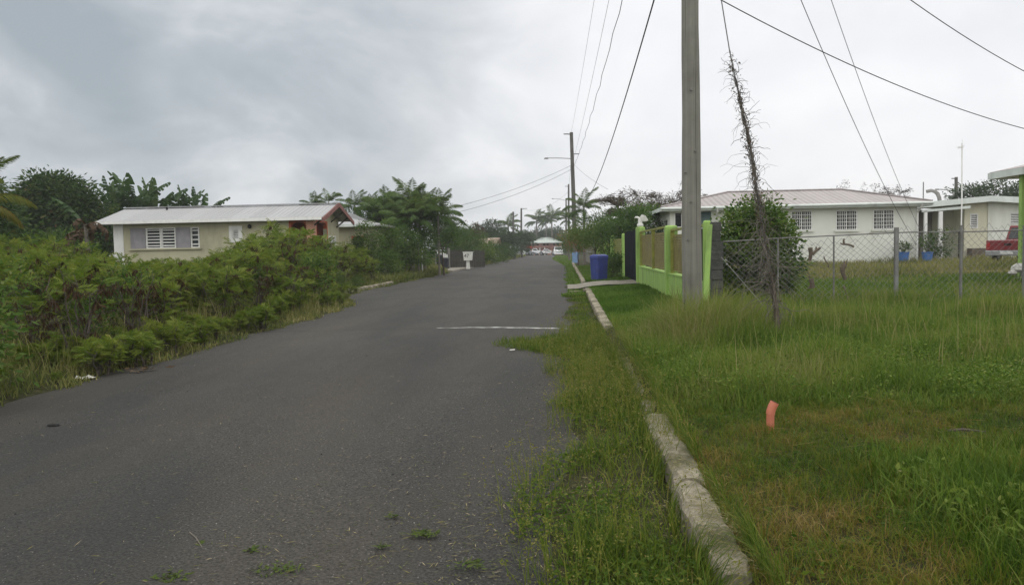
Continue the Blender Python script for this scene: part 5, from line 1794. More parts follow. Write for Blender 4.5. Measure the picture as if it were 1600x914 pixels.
# white bird ornament on the gate post
x, y = wallx(31.6), 31.6
t = thing('bird_ornament', 'white plaster bird with raised wings on the lime green gate post', 'ornament', (x, y, 2.362))
mb = MB()
mb.lathe([(.11, 0), (.13, .05), (.12, .10), (.075, .15), (.09, .2), (.08, .3), (.04, .36)], n=14)
mb.tube([(0, 0, .30), (-.10, -.02, .36), (-.17, -.03, .37), (-.22, -.03, .33)], [.05, .045, .04, .008], 8)
mb.build('body', M['statue'], t, smooth=True)
for s in (1, -1):
    mb = MB()
    mb.add([(.02, s * .04, .22), (-.02, s * .06, .34), (.06, s * .10, .47), (.20, s * .14, .42), (.30, s * .15, .24), (.24, s * .12, .20), (.14, s * .08, .20),
            (.02, s * .07, .22), (-.02, s * .09, .34), (.06, s * .13, .47), (.20, s * .17, .42), (.30, s * .18, .24), (.24, s * .15, .20), (.14, s * .11, .20)],
           [(0, 1, 2, 3, 4, 5, 6), (13, 12, 11, 10, 9, 8, 7)] + [(i, i + 7, (i + 1) % 7 + 7, (i + 1) % 7) for i in range(7)])
    mb.build('wing', M['statue'], t, bev=.008)

# blue bin, leafy plant by it
x = P(936, 420, 35.6).x
t = thing('blue_bin', 'rounded bright blue plastic bin standing beyond the driveway', 'bin', (x, 35.6, ground(x, 35.6)), .5)
mb = MB()
prof = [(-.31, -.27), (.31, -.27), (.31, .27), (-.31, .27)]


def rrect(w, d, r, n=5):
    o = []
    for cx, cy, a0 in ((w - r, d - r, 0), (-(w - r), d - r, PI / 2), (-(w - r), -(d - r), PI), (w - r, -(d - r), 1.5 * PI)):
        o += [(cx + r * math.cos(a0 + PI / 2 * k / n), cy + r * math.sin(a0 + PI / 2 * k / n)) for k in range(n + 1)]
    return o


secs = [(.28, .27, .02), (.30, .29, .08), (.325, .315, .95), (.34, .33, .98), (.34, .33, 1.06)]
k0 = None
for w, d, z in secs:
    ring = [(a, b, z) for a, b in rrect(w, d, .13)]
    mb.v += ring
k = len(ring)
for i in range(len(secs) - 1):
    for q in range(k):
        mb.f.append((i * k + q, i * k + (q + 1) % k, (i + 1) * k + (q + 1) % k, (i + 1) * k + q))
mb.f += [tuple(range(k - 1, -1, -1)), tuple((len(secs) - 1) * k + q for q in range(k))]
mb.build('body', M['bluebin'], t, smooth=False)
mb = MB()
for w, d, z in ((.345, .335, 1.063), (.33, .32, 1.12), (.24, .23, 1.17)):
    mb.v += [(a, b, z) for a, b in rrect(w, d, .14)]
for i in range(2):
    for q in range(k):
        mb.f.append((i * k + q, i * k + (q + 1) % k, (i + 1) * k + (q + 1) % k, (i + 1) * k + q))
mb.f += [tuple(range(k - 1, -1, -1)), tuple(2 * k + q for q in range(k))]
mb.build('lid', M['bluebin'], t)
c = P(957, 418, 36.6); 
tree('leafy_shrub', 'low dark leaved shrub between the blue bin and the gate', 'shrub', (c.x, 37.2, ground(c.x, 37)), (0, 0, .3), .03, [(0, 0, .75, .45, .45, .5), (.2, 0, .3, .4, .4, .35)], 70, 22, .13, .11, .045, G['bush'], .4, .2)
c = P(962, 412, 38.5)
tree('leafy_shrub', 'bright green leafy shrub at the foot of the far lime green wall', 'shrub', (c.x - .1, 38.6, ground(c.x, 38)), (0, 0, .3), .03, [(0, 0, .5, .35, .5, .45)], 50, 22, .12, .11, .05, G['yellow'], .5, .15)
# ------------------------------------------------------------------ round bush behind the fence corner
c = P(1180, 400, 18.6)
g = ground(c.x, 18.6)
tree('round_bush', 'dense glossy green round bush behind the dead creeper', 'bush', (c.x, 18.6, g), (0, 0, .5), .06,
     [(-.38, 0, 1.0, .62, .6, .85), (.35, 0, 1.05, .60, .6, .85), (-.05, .1, 1.75, .60, .6, .72), (-.45, -.2, 1.5, .45, .5, .55), (.42, 0, .75, .42, .5, .5), (.36, -.1, 1.6, .42, .45, .5), (.15, 0, 2.1, .3, .3, .4)],
     560, 30, .14, .095, .055, G['bush'], .70, .26, hang=.3, low=-.8)

# ------------------------------------------------------------------ chain-link fence
FY = 17.3
t = thing('chain_link_fence', 'sagging chain-link fence on metal posts along the tall grass', 'fence', (3.25, FY, ground(3.3, FY)))


def railz(x):
    px = 885 + x / FY * F
    py = float(np.interp(px, [1110, 1220, 1400, 1434, 1540, 1620, 2000], [379, 372, 363.2, 363.5, 361.5, 358, 345]))
    return P(px, py, FY).z


fx0, fx1 = 3.25, 14.0
pts = [(fx0 + (fx1 - fx0) * i / 30, FY, railz(fx0 + (fx1 - fx0) * i / 30)) for i in range(31)]
MB().tube(pts, .014, 6).build('top_rail', M['rail'], t, world=True)
for px, r, top, lab in ((1399.5, .048, 355.5, 'thick galvanised post standing above the rail'), (1302, .018, 369, None), (1215, .02, 372, None), (1500.5, .03, 352, None), (1600, .045, 352, None)):
    x = P(px, 400, FY).x
    zt = P(px, top, FY).z
    o = MB().tube([(x, FY - .03, ground(x, FY) - .2), (x, FY - .03, zt)], r, 10).build('fence_post', M['metal'] if r > .04 else M['rail'], t, world=True)
    if lab: o['label'] = lab
mb = MB()
step = .135
hgt = 1.62


def fpt(x, f):
    zt = railz(x) + .05 * (1 if x > 6.6 else 0)
    zb = ground(x, FY) + .02
    sag = -.10 * math.sin(PI * f) * (.5 + .5 * math.sin(x * 1.7))
    lean = .05 * math.sin(x * 2.1) * math.sin(PI * f) - .03
    low = .13 * max(0, math.sin((x - 3.6) * .95)) * f if x < 6.4 else .02 * math.sin(x * 9) * f
    return (x + .03 * math.sin(f * 7 + x * 3), FY + .03 + lean, zb + (zt - zb - low) * f)


k0 = int((fx1 - fx0 + hgt) / step)
for s in (1, -1):
    for i in range(-int(hgt / step) - 1, k0 + 12):
        pp = []
        for q in range(9):
            f = q / 8
            x = fx0 + i * step + (f * hgt if s > 0 else (1 - f) * hgt)
            if fx0 <= x <= fx1:
                pp.append(fpt(x, f * (1.0 if q < 8 else 1.0 + .035 * ((i * 7) % 3))))
        if len(pp) > 1:
            mb.tube(pp, .0034, 3, caps=False)
mb.build('wire_mesh', M['mesh'], t, world=True)
# chunks of dead branch grown into the mesh
def deadwood(label, segs):
    mb = MB()
    b = None
    for pl, r in segs:
        pts = [P(px, py, FY - .06 + dy) for px, py, dy in pl]
        if b is None: b = pts[0]
        n = len(pts)
        mb.tube(pts, [r[0] + (r[1] - r[0]) * i / (n - 1) for i in range(n)], 8)
    tag(mb.build('dead_branch', M['deadwood'], origin=tuple(b)), label, 'dead branch')


deadwood('stout forked stump of dead wood caught high in the fence mesh', [([(1265, 408, 0), (1267, 397, 0), (1266, 387, 0)], (.035, .05)), ([(1269, 398, 0), (1275, 392, -.02), (1282, 387, -.03)], (.035, .022)), ([(1272, 396, 0), (1275, 390, .02), (1275.5, 386, .03)], (.025, .014))])
deadwood('dark split block of dead wood hanging in the middle of the fence mesh', [([(1321, 437, 0), (1317, 427, 0), (1316, 417, 0)], (.035, .055)), ([(1318, 420, 0), (1318.5, 413, 0), (1320, 408, 0)], (.04, .018)), ([(1316, 420, 0), (1314.5, 412, 0)], (.025, .012)), ([(1321, 419, 0), (1323, 411, 0), (1324, 404, 0)], (.02, .008))])
deadwood('small grey stub of dead wood low in the fence mesh', [([(1270, 450, 0), (1269, 443, 0), (1267, 436, 0)], (.045, .055)), ([(1267, 444, 0), (1265, 450, 0), (1262, 451, 0)], (.02, .014)), ([(1266, 438, 0), (1264, 428, 0), (1262, 424, 0)], (.012, .006))])
deadwood('pale bent piece of dead branch lying high in the fence mesh', [([(1313, 380, 0), (1317, 382, 0), (1325, 382, 0), (1331, 384, 0), (1334, 386, 0)], (.014, .024)), ([(1319, 382, 0), (1318, 377, 0), (1319, 373, 0)], (.024, .016))])
deadwood('thin dark twig hooked in the fence mesh left of the thin post', [([(1287, 400, 0), (1290, 408, 0), (1294, 412, 0), (1295, 418, 0)], (.010, .016)), ([(1290, 408, 0), (1287, 404, 0)], (.01, .005))])
deadwood('thin weed stalk with a dark knob against the fence', [([(1325, 470, 0), (1322, 458, 0), (1319.5, 450, 0)], (.008, .008)), ([(1319.5, 451, 0), (1318.5, 447, 0)], (.028, .022))])

# ------------------------------------------------------------------ white house on the right
WY = 41.0
g = .62
t = thing('white_house', 'long low white house with a faded pink hip roof and barred windows', 'house', (0, 0, 0))
X0, X1 = P(1047, 380, WY).x, P(1433, 380, WY).x
EZ = P(1240, 322, WY).z
X0v = lambda px: P(px, 345, WY).x
zz_ = lambda py, px=1300: P(px, py, WY).z
wins = [(1053.5, 1066, 332, 356), (1094, 1111, 331, 356), (1236, 1268.5, 330, 360.5), (1306, 1339, 329, 360), (1364, 1397, 328, 359)]
holes = [(X0v(a), X0v(b), zz_(d, a), zz_(c_, a)) for a, b, c_, d in wins]
mb = MB()
mb.wall(X0, X1, g - .5, EZ, WY, WY + .18, holes)
mb.wall(WY + .181, WY + 7.2, g - .5, EZ, X0, X0 + .18, [(WY + 1.0, WY + 2.2, 1.9, 2.95), (WY + 3.6, WY + 4.8, 1.9, 2.95)], 'y')
mb.box(X1 - .18, X1, WY + .181, WY + 7.2, g - .5, EZ)
mb.box(X0 + .181, X1 - .181, WY + 7.02, WY + 7.2, g - .5, EZ)
mb.build('wall', M['whitewall'], t)
mb = MB(); hip_roof(mb, X0 - .5, X1 + .5, WY - .5, WY + 7.7, EZ + .06, P(1220, 299, WY + 3.6).z - EZ - .06, t=.06, rr_=3.0)
rf = mb.build('roof', M['roofpink'], t)
mb = MB()
mb.box(X0 - .53, X1 + .53, WY - .545, WY - .505, EZ - .15, EZ + .035)
mb.box(X0 - .545, X0 - .505, WY - .503, WY + 7.7, EZ - .15, EZ + .035)
mb.box(X1 + .505, X1 + .545, WY - .503, WY + 7.7, EZ - .15, EZ + .035)
mb.build('fascia', M['fascia'], rf)
mb = MB()
mb.tube([(X0 - .5, WY - .62, EZ - .02), (X1 + .5, WY - .62, EZ - .01)], .065, 8)
mb.build('gutter', M['fascia'], rf)
# ridge and hip caps
run = 4.1; rz = P(1220, 299, WY + 3.6).z + .03
yc = WY + 3.6
mb = MB()
mb.tube([(X0 - .5 + run, yc, rz), (X1 + .5 - 3.0, yc, rz)], .05, 6)
for a, b in (((X0 - .5, WY - .5, EZ + .08), (X0 - .5 + run, yc, rz)), ((X1 + .5, WY - .5, EZ + .08), (X1 + .5 - 3.0, yc, rz))):
    mb.tube([a, b], .055, 6)
mb.build('ridge_cap', M['roofpink'], rf)
for px in (1118, 1432.5):
    x = X0v(px)
    mb = MB(); mb.tube([(x, WY - .6, EZ - .08), (x, WY - .5, EZ - .22), (x, WY - .09, EZ - .42), (x, WY - .07, EZ - .7), (x, WY - .07, g)], .05, 8)
    mb.build('downpipe', M['white'], t)
MB().box(X0 + .1, X1 - .1, WY - .48, WY - .002, EZ - .05, EZ - .03).build('soffit', M['white'], t)
for k, h in enumerate(holes):
    if k == 0:
        f = jalousie(t, *h, WY, rows=5, frame='white', slat='glass', pane='dark', label='narrow dark louvre window at the left end')
    elif k == 1:
        f = jalousie(t, *h, WY, rows=6, frame='teal', slat='teal', open_=False, label='teal shuttered opening behind the utility pole')
    else:
        f = jalousie(t, *h, WY, rows=5, cols=2, frame='white', slat='glass', pane='glass', bars=4 if k < 3 else 4, slat_t=.03)
        MB().box(h[0] - .08, h[1] + .08, WY - .10, WY - .004, h[2] - .08, h[2] - .004).build('window_sill', M['whitewall'], f)
for (a, b) in ((WY + 1.0, WY + 2.2), (WY + 3.6, WY + 4.8)):
    MB().box(X0 + .05, X0 + .08, a, b, 1.9, 2.95).build('side_window', M['glass'], t)
# low door-like panel line by the bush
MB().box(X0v(1213), X0v(1253), WY - .035, WY - .004, g, zz_(374, 1230)).build('plinth_panel', M['white'], t)
# blue tubs with plants
for px, py, lab in ((1412, 393, 'light blue tub with a dark leafy plant by the white house wall'), (1449, 394, 'blue tub with a tall plant beside the carport')):
    x, y, z = at(px, py, 40.2)
    gg = ground(x, y) + .25
    tt = thing('plant_tub', lab, 'plant pot', (x, y, gg))
    MB().lathe([(.20, 0), (.25, .38), (.27, .40), (.27, .43), (.22, .43), (.21, .36)], n=16).build('tub', M['bluetub'], tt)
    lf, cen = leafcloud([(0, 0, .6 if px < 1430 else .95, .28, .28, .22 if px < 1430 else .55)], 26, 12, .09, .13, .05, .4, .2)
    mb = MB()
    for q in cen[:8]:
        mb.tube([(0, 0, .36), tuple(q)], .012, 4)
    mb.build('stem', M['bark'], tt); lf.build('foliage', G['tree'], tt)
c = P(1470, 390, 43)
tree('carport_shrub', 'loose green shrub growing before the carport', 'shrub', (c.x, 43, ground(c.x, 43)), (0, 0, .5), .03, [(0, 0, 1.0, .5, .4, .8), (-.2, 0, .5, .5, .4, .4)], 60, 20, .15, .14, .05, G['tree'], .45, .2)

# ------------------------------------------------------------------ cream house with carport
HY = 47.0
g2 = .55
hx = lambda px: P(px, 340, HY).x
hz = lambda px, py: P(px, py, HY).z
t = thing('cream_house', 'small flat roofed cream and white house with an open carport', 'house', (0, 0, 0))
xa, xb, xc_, xd = hx(1437), hx(1507), hx(1543), hx(1640)
mb = MB()
wl = (hx(1515.5), hx(1528), hz(1520, 357), hz(1520, 334))
mb.wall(xb, xc_, g2 - .4, hz(1530, 316), HY, HY + .18, [wl])
mb.box(xb, xb + .18, HY + .181, HY + 6, g2 - .4, hz(1510, 322))
mb.build('cream_wall', M['cream'], t)
wl2 = (hx(1577), hx(1610), hz(1590, 351), hz(1590, 332))
MB().wall(xc_ + .002, xd, g2 - .4, hz(1560, 316), HY - .06, HY + .14, [wl2]).build('white_wall', M['whitewall'], t)
jalousie(t, *wl, HY, rows=7, label='narrow white louvre window on the cream wall')
jalousie(t, *wl2, HY - .06, rows=6, cols=2, label='white louvre window on the white wall')
MB().box(hx(1511), hx(1533), HY - .6, HY - .05, g2 - .3, hz(1520, 388)).build('brown_bench', M['deadwood'], t)
r1 = [(hx(1430), hz(1433, 326)), (hx(1538), hz(1538, 316)), (hx(1650), hz(1650, 322)), (hx(1650), hz(1650, 312)), (hx(1538), hz(1538, 307.3)), (hx(1430), hz(1433, 317.5))]
MB().prism(r1, HY - .75, HY + 7.5, 'y').build('roof', M['fascia'], t)
MB().add([(hx(1433), HY - .66, hz(1433, 329)), (hx(1507), HY - .66, hz(1507, 322.2)), (hx(1507), HY - .66, hz(1507, 326.6)), (hx(1433), HY - .66, hz(1433, 332.5)),
          (hx(1433), HY - .58, hz(1433, 329)), (hx(1507), HY - .58, hz(1507, 322.2)), (hx(1507), HY - .58, hz(1507, 326.6)), (hx(1433), HY - .58, hz(1433, 332.5))],
         [(0, 3, 2, 1), (4, 5, 6, 7), (0, 1, 5, 4), (1, 2, 6, 5), (2, 3, 7, 6), (3, 0, 4, 7)]).build('carport_beam', M['fascia'], t)
for px, r in ((1439, .07), (1462, .10)):
    MB().box(hx(px) - r, hx(px) + r, HY - .66, HY - .50, g2 - .4, hz(px, 331)).build('carport_post', M['white'], t)
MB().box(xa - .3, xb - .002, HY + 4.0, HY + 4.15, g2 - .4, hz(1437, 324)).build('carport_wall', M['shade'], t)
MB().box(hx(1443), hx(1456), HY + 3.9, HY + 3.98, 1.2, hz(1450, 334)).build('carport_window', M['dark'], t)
# posts of weathered wood in front of the carport
for px, top, lab in ((1434.5, 360, 'weathered wooden post at the right corner of the white house'), (1501, 362, 'dark wooden post in front of the cream wall')):
    x, y, z = at(px, top, 43.5)
    tag(MB().box(x - .09, x + .09, 43.42, 43.58, ground(x, 43.5) - .2, z).build('wooden_post', M['darktwig'], origin=(x, 43.5, ground(x, 43.5))), lab, 'post')
# roof mast, bent duct
x, y, z = at(1500.5, 400, 46.0)
t = thing('antenna_mast', 'tall thin white antenna mast beside the carport', 'antenna', (x, 46.0, g2))
zt = P(1501, 224, 46.0).z
MB().tube([(0, 0, 0), (.05, 0, (zt - g2) * .5), (.02, 0, zt - g2)], .038, 8).build('mast', M['white'], t)
mb = MB()
mb.tube([(-.20, 0, zt - g2 - .20), (.12, 0, zt - g2 - .15)], .015, 5)
for q in range(3):
    mb.tube([(-.18 + q * .12, -.25, zt - g2 - .20 + q * .018), (-.18 + q * .12, .25, zt - g2 - .20 + q * .018)], .010, 4)
mb.tube([(-.2, 0, zt - g2 - .26), (.1, 0, zt - g2 - .22)], .03, 5)
mb.tube([(.02, 0, zt - g2), (.03, 0, zt - g2 + .22)], .012, 5)
mb.build('aerial', M['white'], t)
zr_ = hz(1450, 317)
x = hx(1446)
t = MB().tube([(x, HY + .3, zr_ - .02), (x, HY + .3, P(1446, 284, HY).z)], .03, 6)
tag(t.build('roof_pipe', M['rail'], origin=(x, HY + .3, zr_)), 'thin upright pipe at the left corner of the carport roof', 'pipe')
p = [P(1448, 299.5, HY + 1), P(1455, 298, HY + 1), P(1461, 299.5, HY + 1), P(1465, 303, HY + 1), P(1467.5, 309, HY + 1), P(1469, 318, HY + 1)]
tag(MB().tube(p, [.10, .10, .105, .11, .11, .11], 10).build('bent_duct', M['duct'], origin=tuple(p[-1])), 'grey bent duct curving over the carport roof', 'duct')

# ------------------------------------------------------------------ porch at the right edge
PYY = 29.0
t = thing('porch_house', 'house with a pale eave and lime green porch post cut by the right edge', 'house', (0, 0, 0))
xe = P(1546, 271, PYY).x
ze = P(1546, 271, PYY).z
mb = MB(); hip_roof(mb, xe, xe + 11, PYY - 9, PYY, ze + .02, 1.1, t=.07)
rf = mb.build('roof', M['roofpinky'], t)
mb = MB()
mb.box(xe - .04, xe + 11.04, PYY + .002, PYY + .04, ze - .22, ze + .0)
mb.box(xe - .04, xe - .002, PYY - 9, PYY + .001, ze - .22, ze + .0)
mb.box(xe - .04, xe + 11.04, PYY - 9.04, PYY - 9.002, ze - .22, ze + .0)
mb.build('fascia', M['fascia'], rf)
MB().box(xe + .02, xe + 10.9, PYY - 8.95, PYY - .02, ze - .2, ze - .17).build('soffit', M['white'], rf)
yp = 27.4
xp = P(1597.5, 350, yp).x
for dy in (0, 3.4, 6.8):
    MB().box(xp - .085, xp + .085, yp - .085 - dy, yp + .085 - dy, .25, ze - .202).build('porch_post', M['green'], t, bev=.01)
MB().box(xp + 2.2, xp + 10, PYY - 8.2, PYY - 1.2, .2, ze - .202).build('wall', M['whitewall'], t)
MB().box(xp + .2, xp + 2.19, PYY - 8.4, PYY - 1.0, .1, .42).build('porch_floor', M['slab'], t)
mb = MB()
for k in range(9):
    a = random.uniform(-.32, .5); b = random.uniform(-.3, .2); s = random.uniform(.14, .26); q = random.uniform(0, .4) if k > 4 else 0
    mb.lathe([(s * .5, q), (s, q + s * .35), (s * .9, q + s * .8), (s * .35, q + s * 1.15)], (a, b, 0), 7)
x, y, z = at(1596, 420, 26.9)
tag(mb.build('stone_heap', M['stone'], origin=(0, 0, 0)), 'heap of pale stones at the foot of the lime green porch post', 'stones').location = (x, y, ground(x, y))

# ------------------------------------------------------------------ vehicles
def car(name, label, cat, loc, rz, kind, paint, group=None, L=4.5, Wd=1.78, H=1.7):
    t = thing(name, label, cat, loc, rz, group)
    w = Wd / 2; hl = L / 2
    gc = .30 if kind != 'pickup' else .42
    hood = H * .60
    wheel_r = .34 if kind != 'pickup' else .38
    wy = (hl - .85, -hl + (.95 if kind != 'pickup' else 1.05))

    def archpts(yc):
        return [(yc + (wheel_r + .07) * math.cos(a), max(gc, wheel_r + (wheel_r + .07) * math.sin(a))) for a in np.linspace(PI * .02, PI * .98, 9)]
    low = [(hl - .05, gc)] + archpts(wy[0]) + archpts(wy[1]) + [(-hl + .05, gc)]
    if kind == 'pickup':
        top = [(-hl, gc + .15), (-hl, hood * 1.03), (-.35, hood * 1.03), (-.30, hood * 1.0), (hl - 1.35, hood), (hl - .15, hood * .93), (hl, hood * .80), (hl, gc + .1)]
        cab = [(-.28, 1.12), (-.42 + .2, .98)]
    else:
        top = [(-hl, gc + .15), (-hl + .02, hood * .98), (-hl + .1, hood), (hl - 1.25, hood), (hl - .2, hood * .90), (hl, hood * .74), (hl, gc + .1)]
    MB().prism((low + top)[::-1], -w, w, 'x').build('body', paint, t, bev=.05)
    if kind == 'pickup':
        cb, ct = (-.30, hl - 1.32), (-.15, hl - 2.05)
    elif kind == 'suv':
        cb, ct = (-hl + .06, hl - 1.22), (-hl + .32, hl - 1.95)
    else:
        cb, ct = (-hl + .6, hl - 1.1), (-hl + 1.25, hl - 1.95)
    mb = MB().frustum((-w * .96, w * .96, cb[0], cb[1]), (-w * .78, w * .78, ct[0], ct[1]), hood - .01, H)
    mb.build('cabin', paint, t, bev=.04)

    def lerp(u, f): return u[0] + (u[1] - u[0]) * f
    za, zb = hood + .09, H - .10
    fa = (za - hood) / (H - hood); fb = (zb - hood) / (H - hood)
    xa = lambda f: w * (.96 + (.78 - .96) * f)
    ya = lambda f, e: cb[e] + (ct[e] - cb[e]) * f
    o = .012
    # windscreen and rear window
    for e, nm in ((1, 'windscreen'), (0, 'rear_window')):
        s = 1 if e else -1
        MB().add([(-xa(fa) + .12, ya(fa, e) + s * o, za), (xa(fa) - .12, ya(fa, e) + s * o, za), (xa(fb) - .10, ya(fb, e) + s * o, zb), (-xa(fb) + .10, ya(fb, e) + s * o, zb)],
                 [(0, 1, 2, 3) if s < 0 else (3, 2, 1, 0)]).build(nm, M['carglass'], t)
    for s in (1, -1):
        n = 3 if kind == 'suv' else 2 if kind != 'pickup' else 1
        mb = MB()
        for k in range(n):
            f0, f1 = .08 + .84 * k / n + .015, .08 + .84 * (k + 1) / n - .015
            la = lambda f: ya(fa, 0) + (ya(fa, 1) - ya(fa, 0)) * f
            lb = lambda f: ya(fb, 0) + (ya(fb, 1) - ya(fb, 0)) * f
            q = [(s * (xa(fa) + o), la(f0), za), (s * (xa(fa) + o), la(f1), za), (s * (xa(fb) + o), lb(f1), zb), (s * (xa(fb) + o), lb(f0), zb)]
            mb.add(q, [(0, 1, 2, 3) if s > 0 else (3, 2, 1, 0)])
        mb.build('side_window', M['carglass'], t)
        for y in wy:
            wl = MB().lathe([(wheel_r * .6, -.09), (wheel_r, -.08), (wheel_r, .08), (wheel_r * .6, .09)], (s * (w - .10), y, wheel_r), 18, 'x').build('wheel', M['tyre'], t)
            MB().lathe([(wheel_r * .58, -.093), (wheel_r * .3, -.098), (wheel_r * .3, .098), (wheel_r * .58, .093)], (s * (w - .10), y, wheel_r), 14, 'x').build('rim', M['chrome'], wl)
        MB().box(s * (w - .26) - .19, s * (w - .26) + .19, hl - .03, hl + .02, hood * .68, hood * .82).build('headlight', M['lamp'], t, bev=.02)
        MB().box(s * (w - .10) - .08, s * (w - .10) + .08, -hl - .02, -hl + .03, hood * .62, hood * .92).build('tail_light', M['redlamp'], t, bev=.01)
        MB().box(s * (w + .06) - .09, s * (w + .06) + .09, cb[1] - .28, cb[1] - .16, hood + .02, hood + .17).build('mirror', paint, t, bev=.02)
    MB().box(-w * .55, w * .55, hl - .02, hl + .025, hood * .60, hood * .80).build('grille', M['dark'] if kind != 'suv' else M['chrome'], t)
    MB().box(-w * .98, w * .98, hl - .02, hl + .10, gc - .02, gc + .24).build('front_bumper', paint if kind != 'pickup' else M['chrome'], t, bev=.03)
    MB().box(-w * .98, w * .98, -hl - .13, -hl + .02, gc - .04, gc + .20).build('rear_bumper', M['chrome'] if kind == 'pickup' else paint, t, bev=.03)
    MB().box(-.26, .26, -hl - .142, -hl - .128, gc + .03, gc + .15).build('number_plate', M['lamp'], t)
    if kind == 'pickup':
        MB().box(-w * .80, w * .80, -hl - .014, -hl + .01, gc + .22, hood * 1.0).build('tailgate', paint, t, bev=.008)
        MB().box(-.14, .14, -hl - .034, -hl - .012, hood * .80, hood * .88).build('tailgate_handle', M['dark'], t)
        MB().box(-w * .82, w * .82, -hl + .12, -.45, hood * 1.031, hood * 1.036).build('load_bed', M['dark'], t)
    return t


p = P(1571, 412, 37.3)
car('pickup_truck', 'red pickup truck with grey rear bumper parked by the green porch post', 'pickup truck', (p.x + 1.75, 37.0 + 1.75, ground(p.x, 37) + .12), -R(46), 'pickup', M['carred'], L=5.1, Wd=1.78, H=1.75)
car('parked_car', 'white off-road car facing the viewer at the far end of the road', 'car', (P(872, 395, 164).x, 166, .02), PI + .05, 'suv', M['carwhite'], L=4.6, Wd=1.85, H=1.8)
car('parked_car', 'white pickup truck parked beside the red canopy far down the road', 'pickup truck', (P(835, 395, 181).x, 181, .0), -PI / 2 - .1, 'pickup', M['carwhite'], L=5.0, Wd=1.8, H=1.55)
car('parked_car', 'dark grey car by the red canopy, left of the white pickup', 'car', (P(822.5, 395, 179).x, 179, .0), -PI / 2 + .4, 'car', M['greycar'], L=4.2, Wd=1.7, H=1.45)
car('parked_car', 'low white car in front of the pink house veranda', 'car', (P(856, 395, 184).x, 184, .0), -PI / 2, 'car', M['carwhite'], L=4.0, Wd=1.65, H=1.35)

# ------------------------------------------------------------------ far pink house and things round it
FYY = 192
t = thing('pink_house', 'pink house with a pale hip roof at the far end of the road', 'house', (0, 0, 0))
fx = lambda px: P(px, 390, FYY).x
fz = lambda py, px=850: P(px, py, FYY).z
a, b = fx(828), fx(877)
za, zb, zc2 = fz(379.6), fz(386.2), -.1
hw = [(a + .6 + k * 1.0, a + 1.15 + k * 1.0, fz(383.3), fz(381)) for k in (0, 1, 2.6, 3.4, 5, 5.8)]
mb = MB().wall(a, b, zc2, za, FYY, FYY + .2, hw + [(a + 1.2, a + 2.1, zc2 + .02, 1.05), (a + 3.3, a + 4.2, zc2 + .02, 1.05), (a + 5.4, a + 6.3, .3, 1.0)])
mb.box(a, a + .2, FYY + .21, FYY + 8, zc2, za).box(b - .2, b, FYY + .21, FYY + 8, zc2, za).box(a + .21, b - .21, FYY + 7.8, FYY + 8, zc2, za)
mb.build('wall', M['pink'], t)
MB().box(a + .25, b - .25, FYY + .5, FYY + .6, 0, za - .02).build('inner_wall', M['dark'], t)  # black sheet stands for the dim rooms behind the openings
mb = MB(); hip_roof(mb, fx(823.5), fx(880.5), FYY - 2.4, FYY + 8.6, za + .03, fz(371, 853) - za, t=.12)
mb.build('roof', M['rooffar'], t)
MB().box(fx(825), fx(879), FYY - 1.9, FYY - .01, zb - .06, zb + .06).build('veranda_roof', M['pink'], t)
for px in (826, 835, 844, 851.5, 862, 878):
    MB().box(fx(px) - .09, fx(px) + .09, FYY - 1.85, FYY - 1.67, -.1, zb - .063).build('veranda_post', M['white'] if px in (851.5, 844) else M['peach'], t)
# red canopy
x, y, z = at(826.5, 388, 183)
t = thing('canopy_tent', 'small red canopy on thin posts beside the parked cars far away', 'canopy', (x, 183, 0))
MB().frustum((-.85, .85, -.85, .85), (-.15, .15, -.15, .15), 1.75, 2.15).build('cover', M['redcloth'], t)
mb = MB().wall(-.85, .85, 1.55, 1.748, -.85, -.83)
mb.box(-.85, -.83, -.829, .85, 1.55, 1.748).box(.83, .85, -.829, .85, 1.55, 1.748)
mb.build('valance', M['redcloth'], t)
for sx in (-.8, .8):
    for sy in (-.8, .8):
        MB().tube([(sx, sy, 0), (sx, sy, 1.75)], .03, 5).build('leg', M['white'], t)
# pale board, pier and boundary bits
x, y, z = at(818, 390, 172)
tag(MB().box(x - .42, x + .42, 172, 172.06, -.05, 1.45).build('board', M['fascia'], origin=(x, 172, 0)), 'pale upright board by the foot of the far left pole', 'board')
x, y, z = at(801.5, 390, 124)
tag(MB().box(x - .42, x + .42, 124, 124.4, -.05, 1.25).build('gate_pier', M['block'], bev=.04, origin=(x, 124, 0)), 'grey block pier on the left verge far down the road', 'pillar')

# brown roofed bungalow on the left
BYY = 93
t = thing('bungalow', 'small bungalow with a brown roof half hidden by shrubs far left of the road', 'house', (0, 0, 0))
bx = lambda px: P(px, 385, BYY).x
bz = lambda py: P(760, py, BYY).z
mb = MB().wall(bx(735), bx(773), -.1, bz(381), BYY, BYY + .2, [(bx(757), bx(763), .9, bz(383.5)), (bx(767), bx(771), .9, bz(383.5))])
mb.box(bx(773) - .2, bx(773), BYY + .21, BYY + 6, -.1, bz(381)).box(bx(735), bx(735) + .2, BYY + .21, BYY + 6, -.1, bz(381))
mb.build('wall', M['whitewall'], t)
MB().box(bx(736), bx(772), BYY + .4, BYY + .5, 0, bz(382)).build('inner_wall', M['dark'], t)  # black backing gives the window holes their indoor shade
mb = MB(); hip_roof(mb, bx(731), bx(776.5), BYY - .6, BYY + 6.6, bz(380.6), bz(371.5) - bz(380.6), t=.1)
mb.build('roof', M['roofbrown'], t)

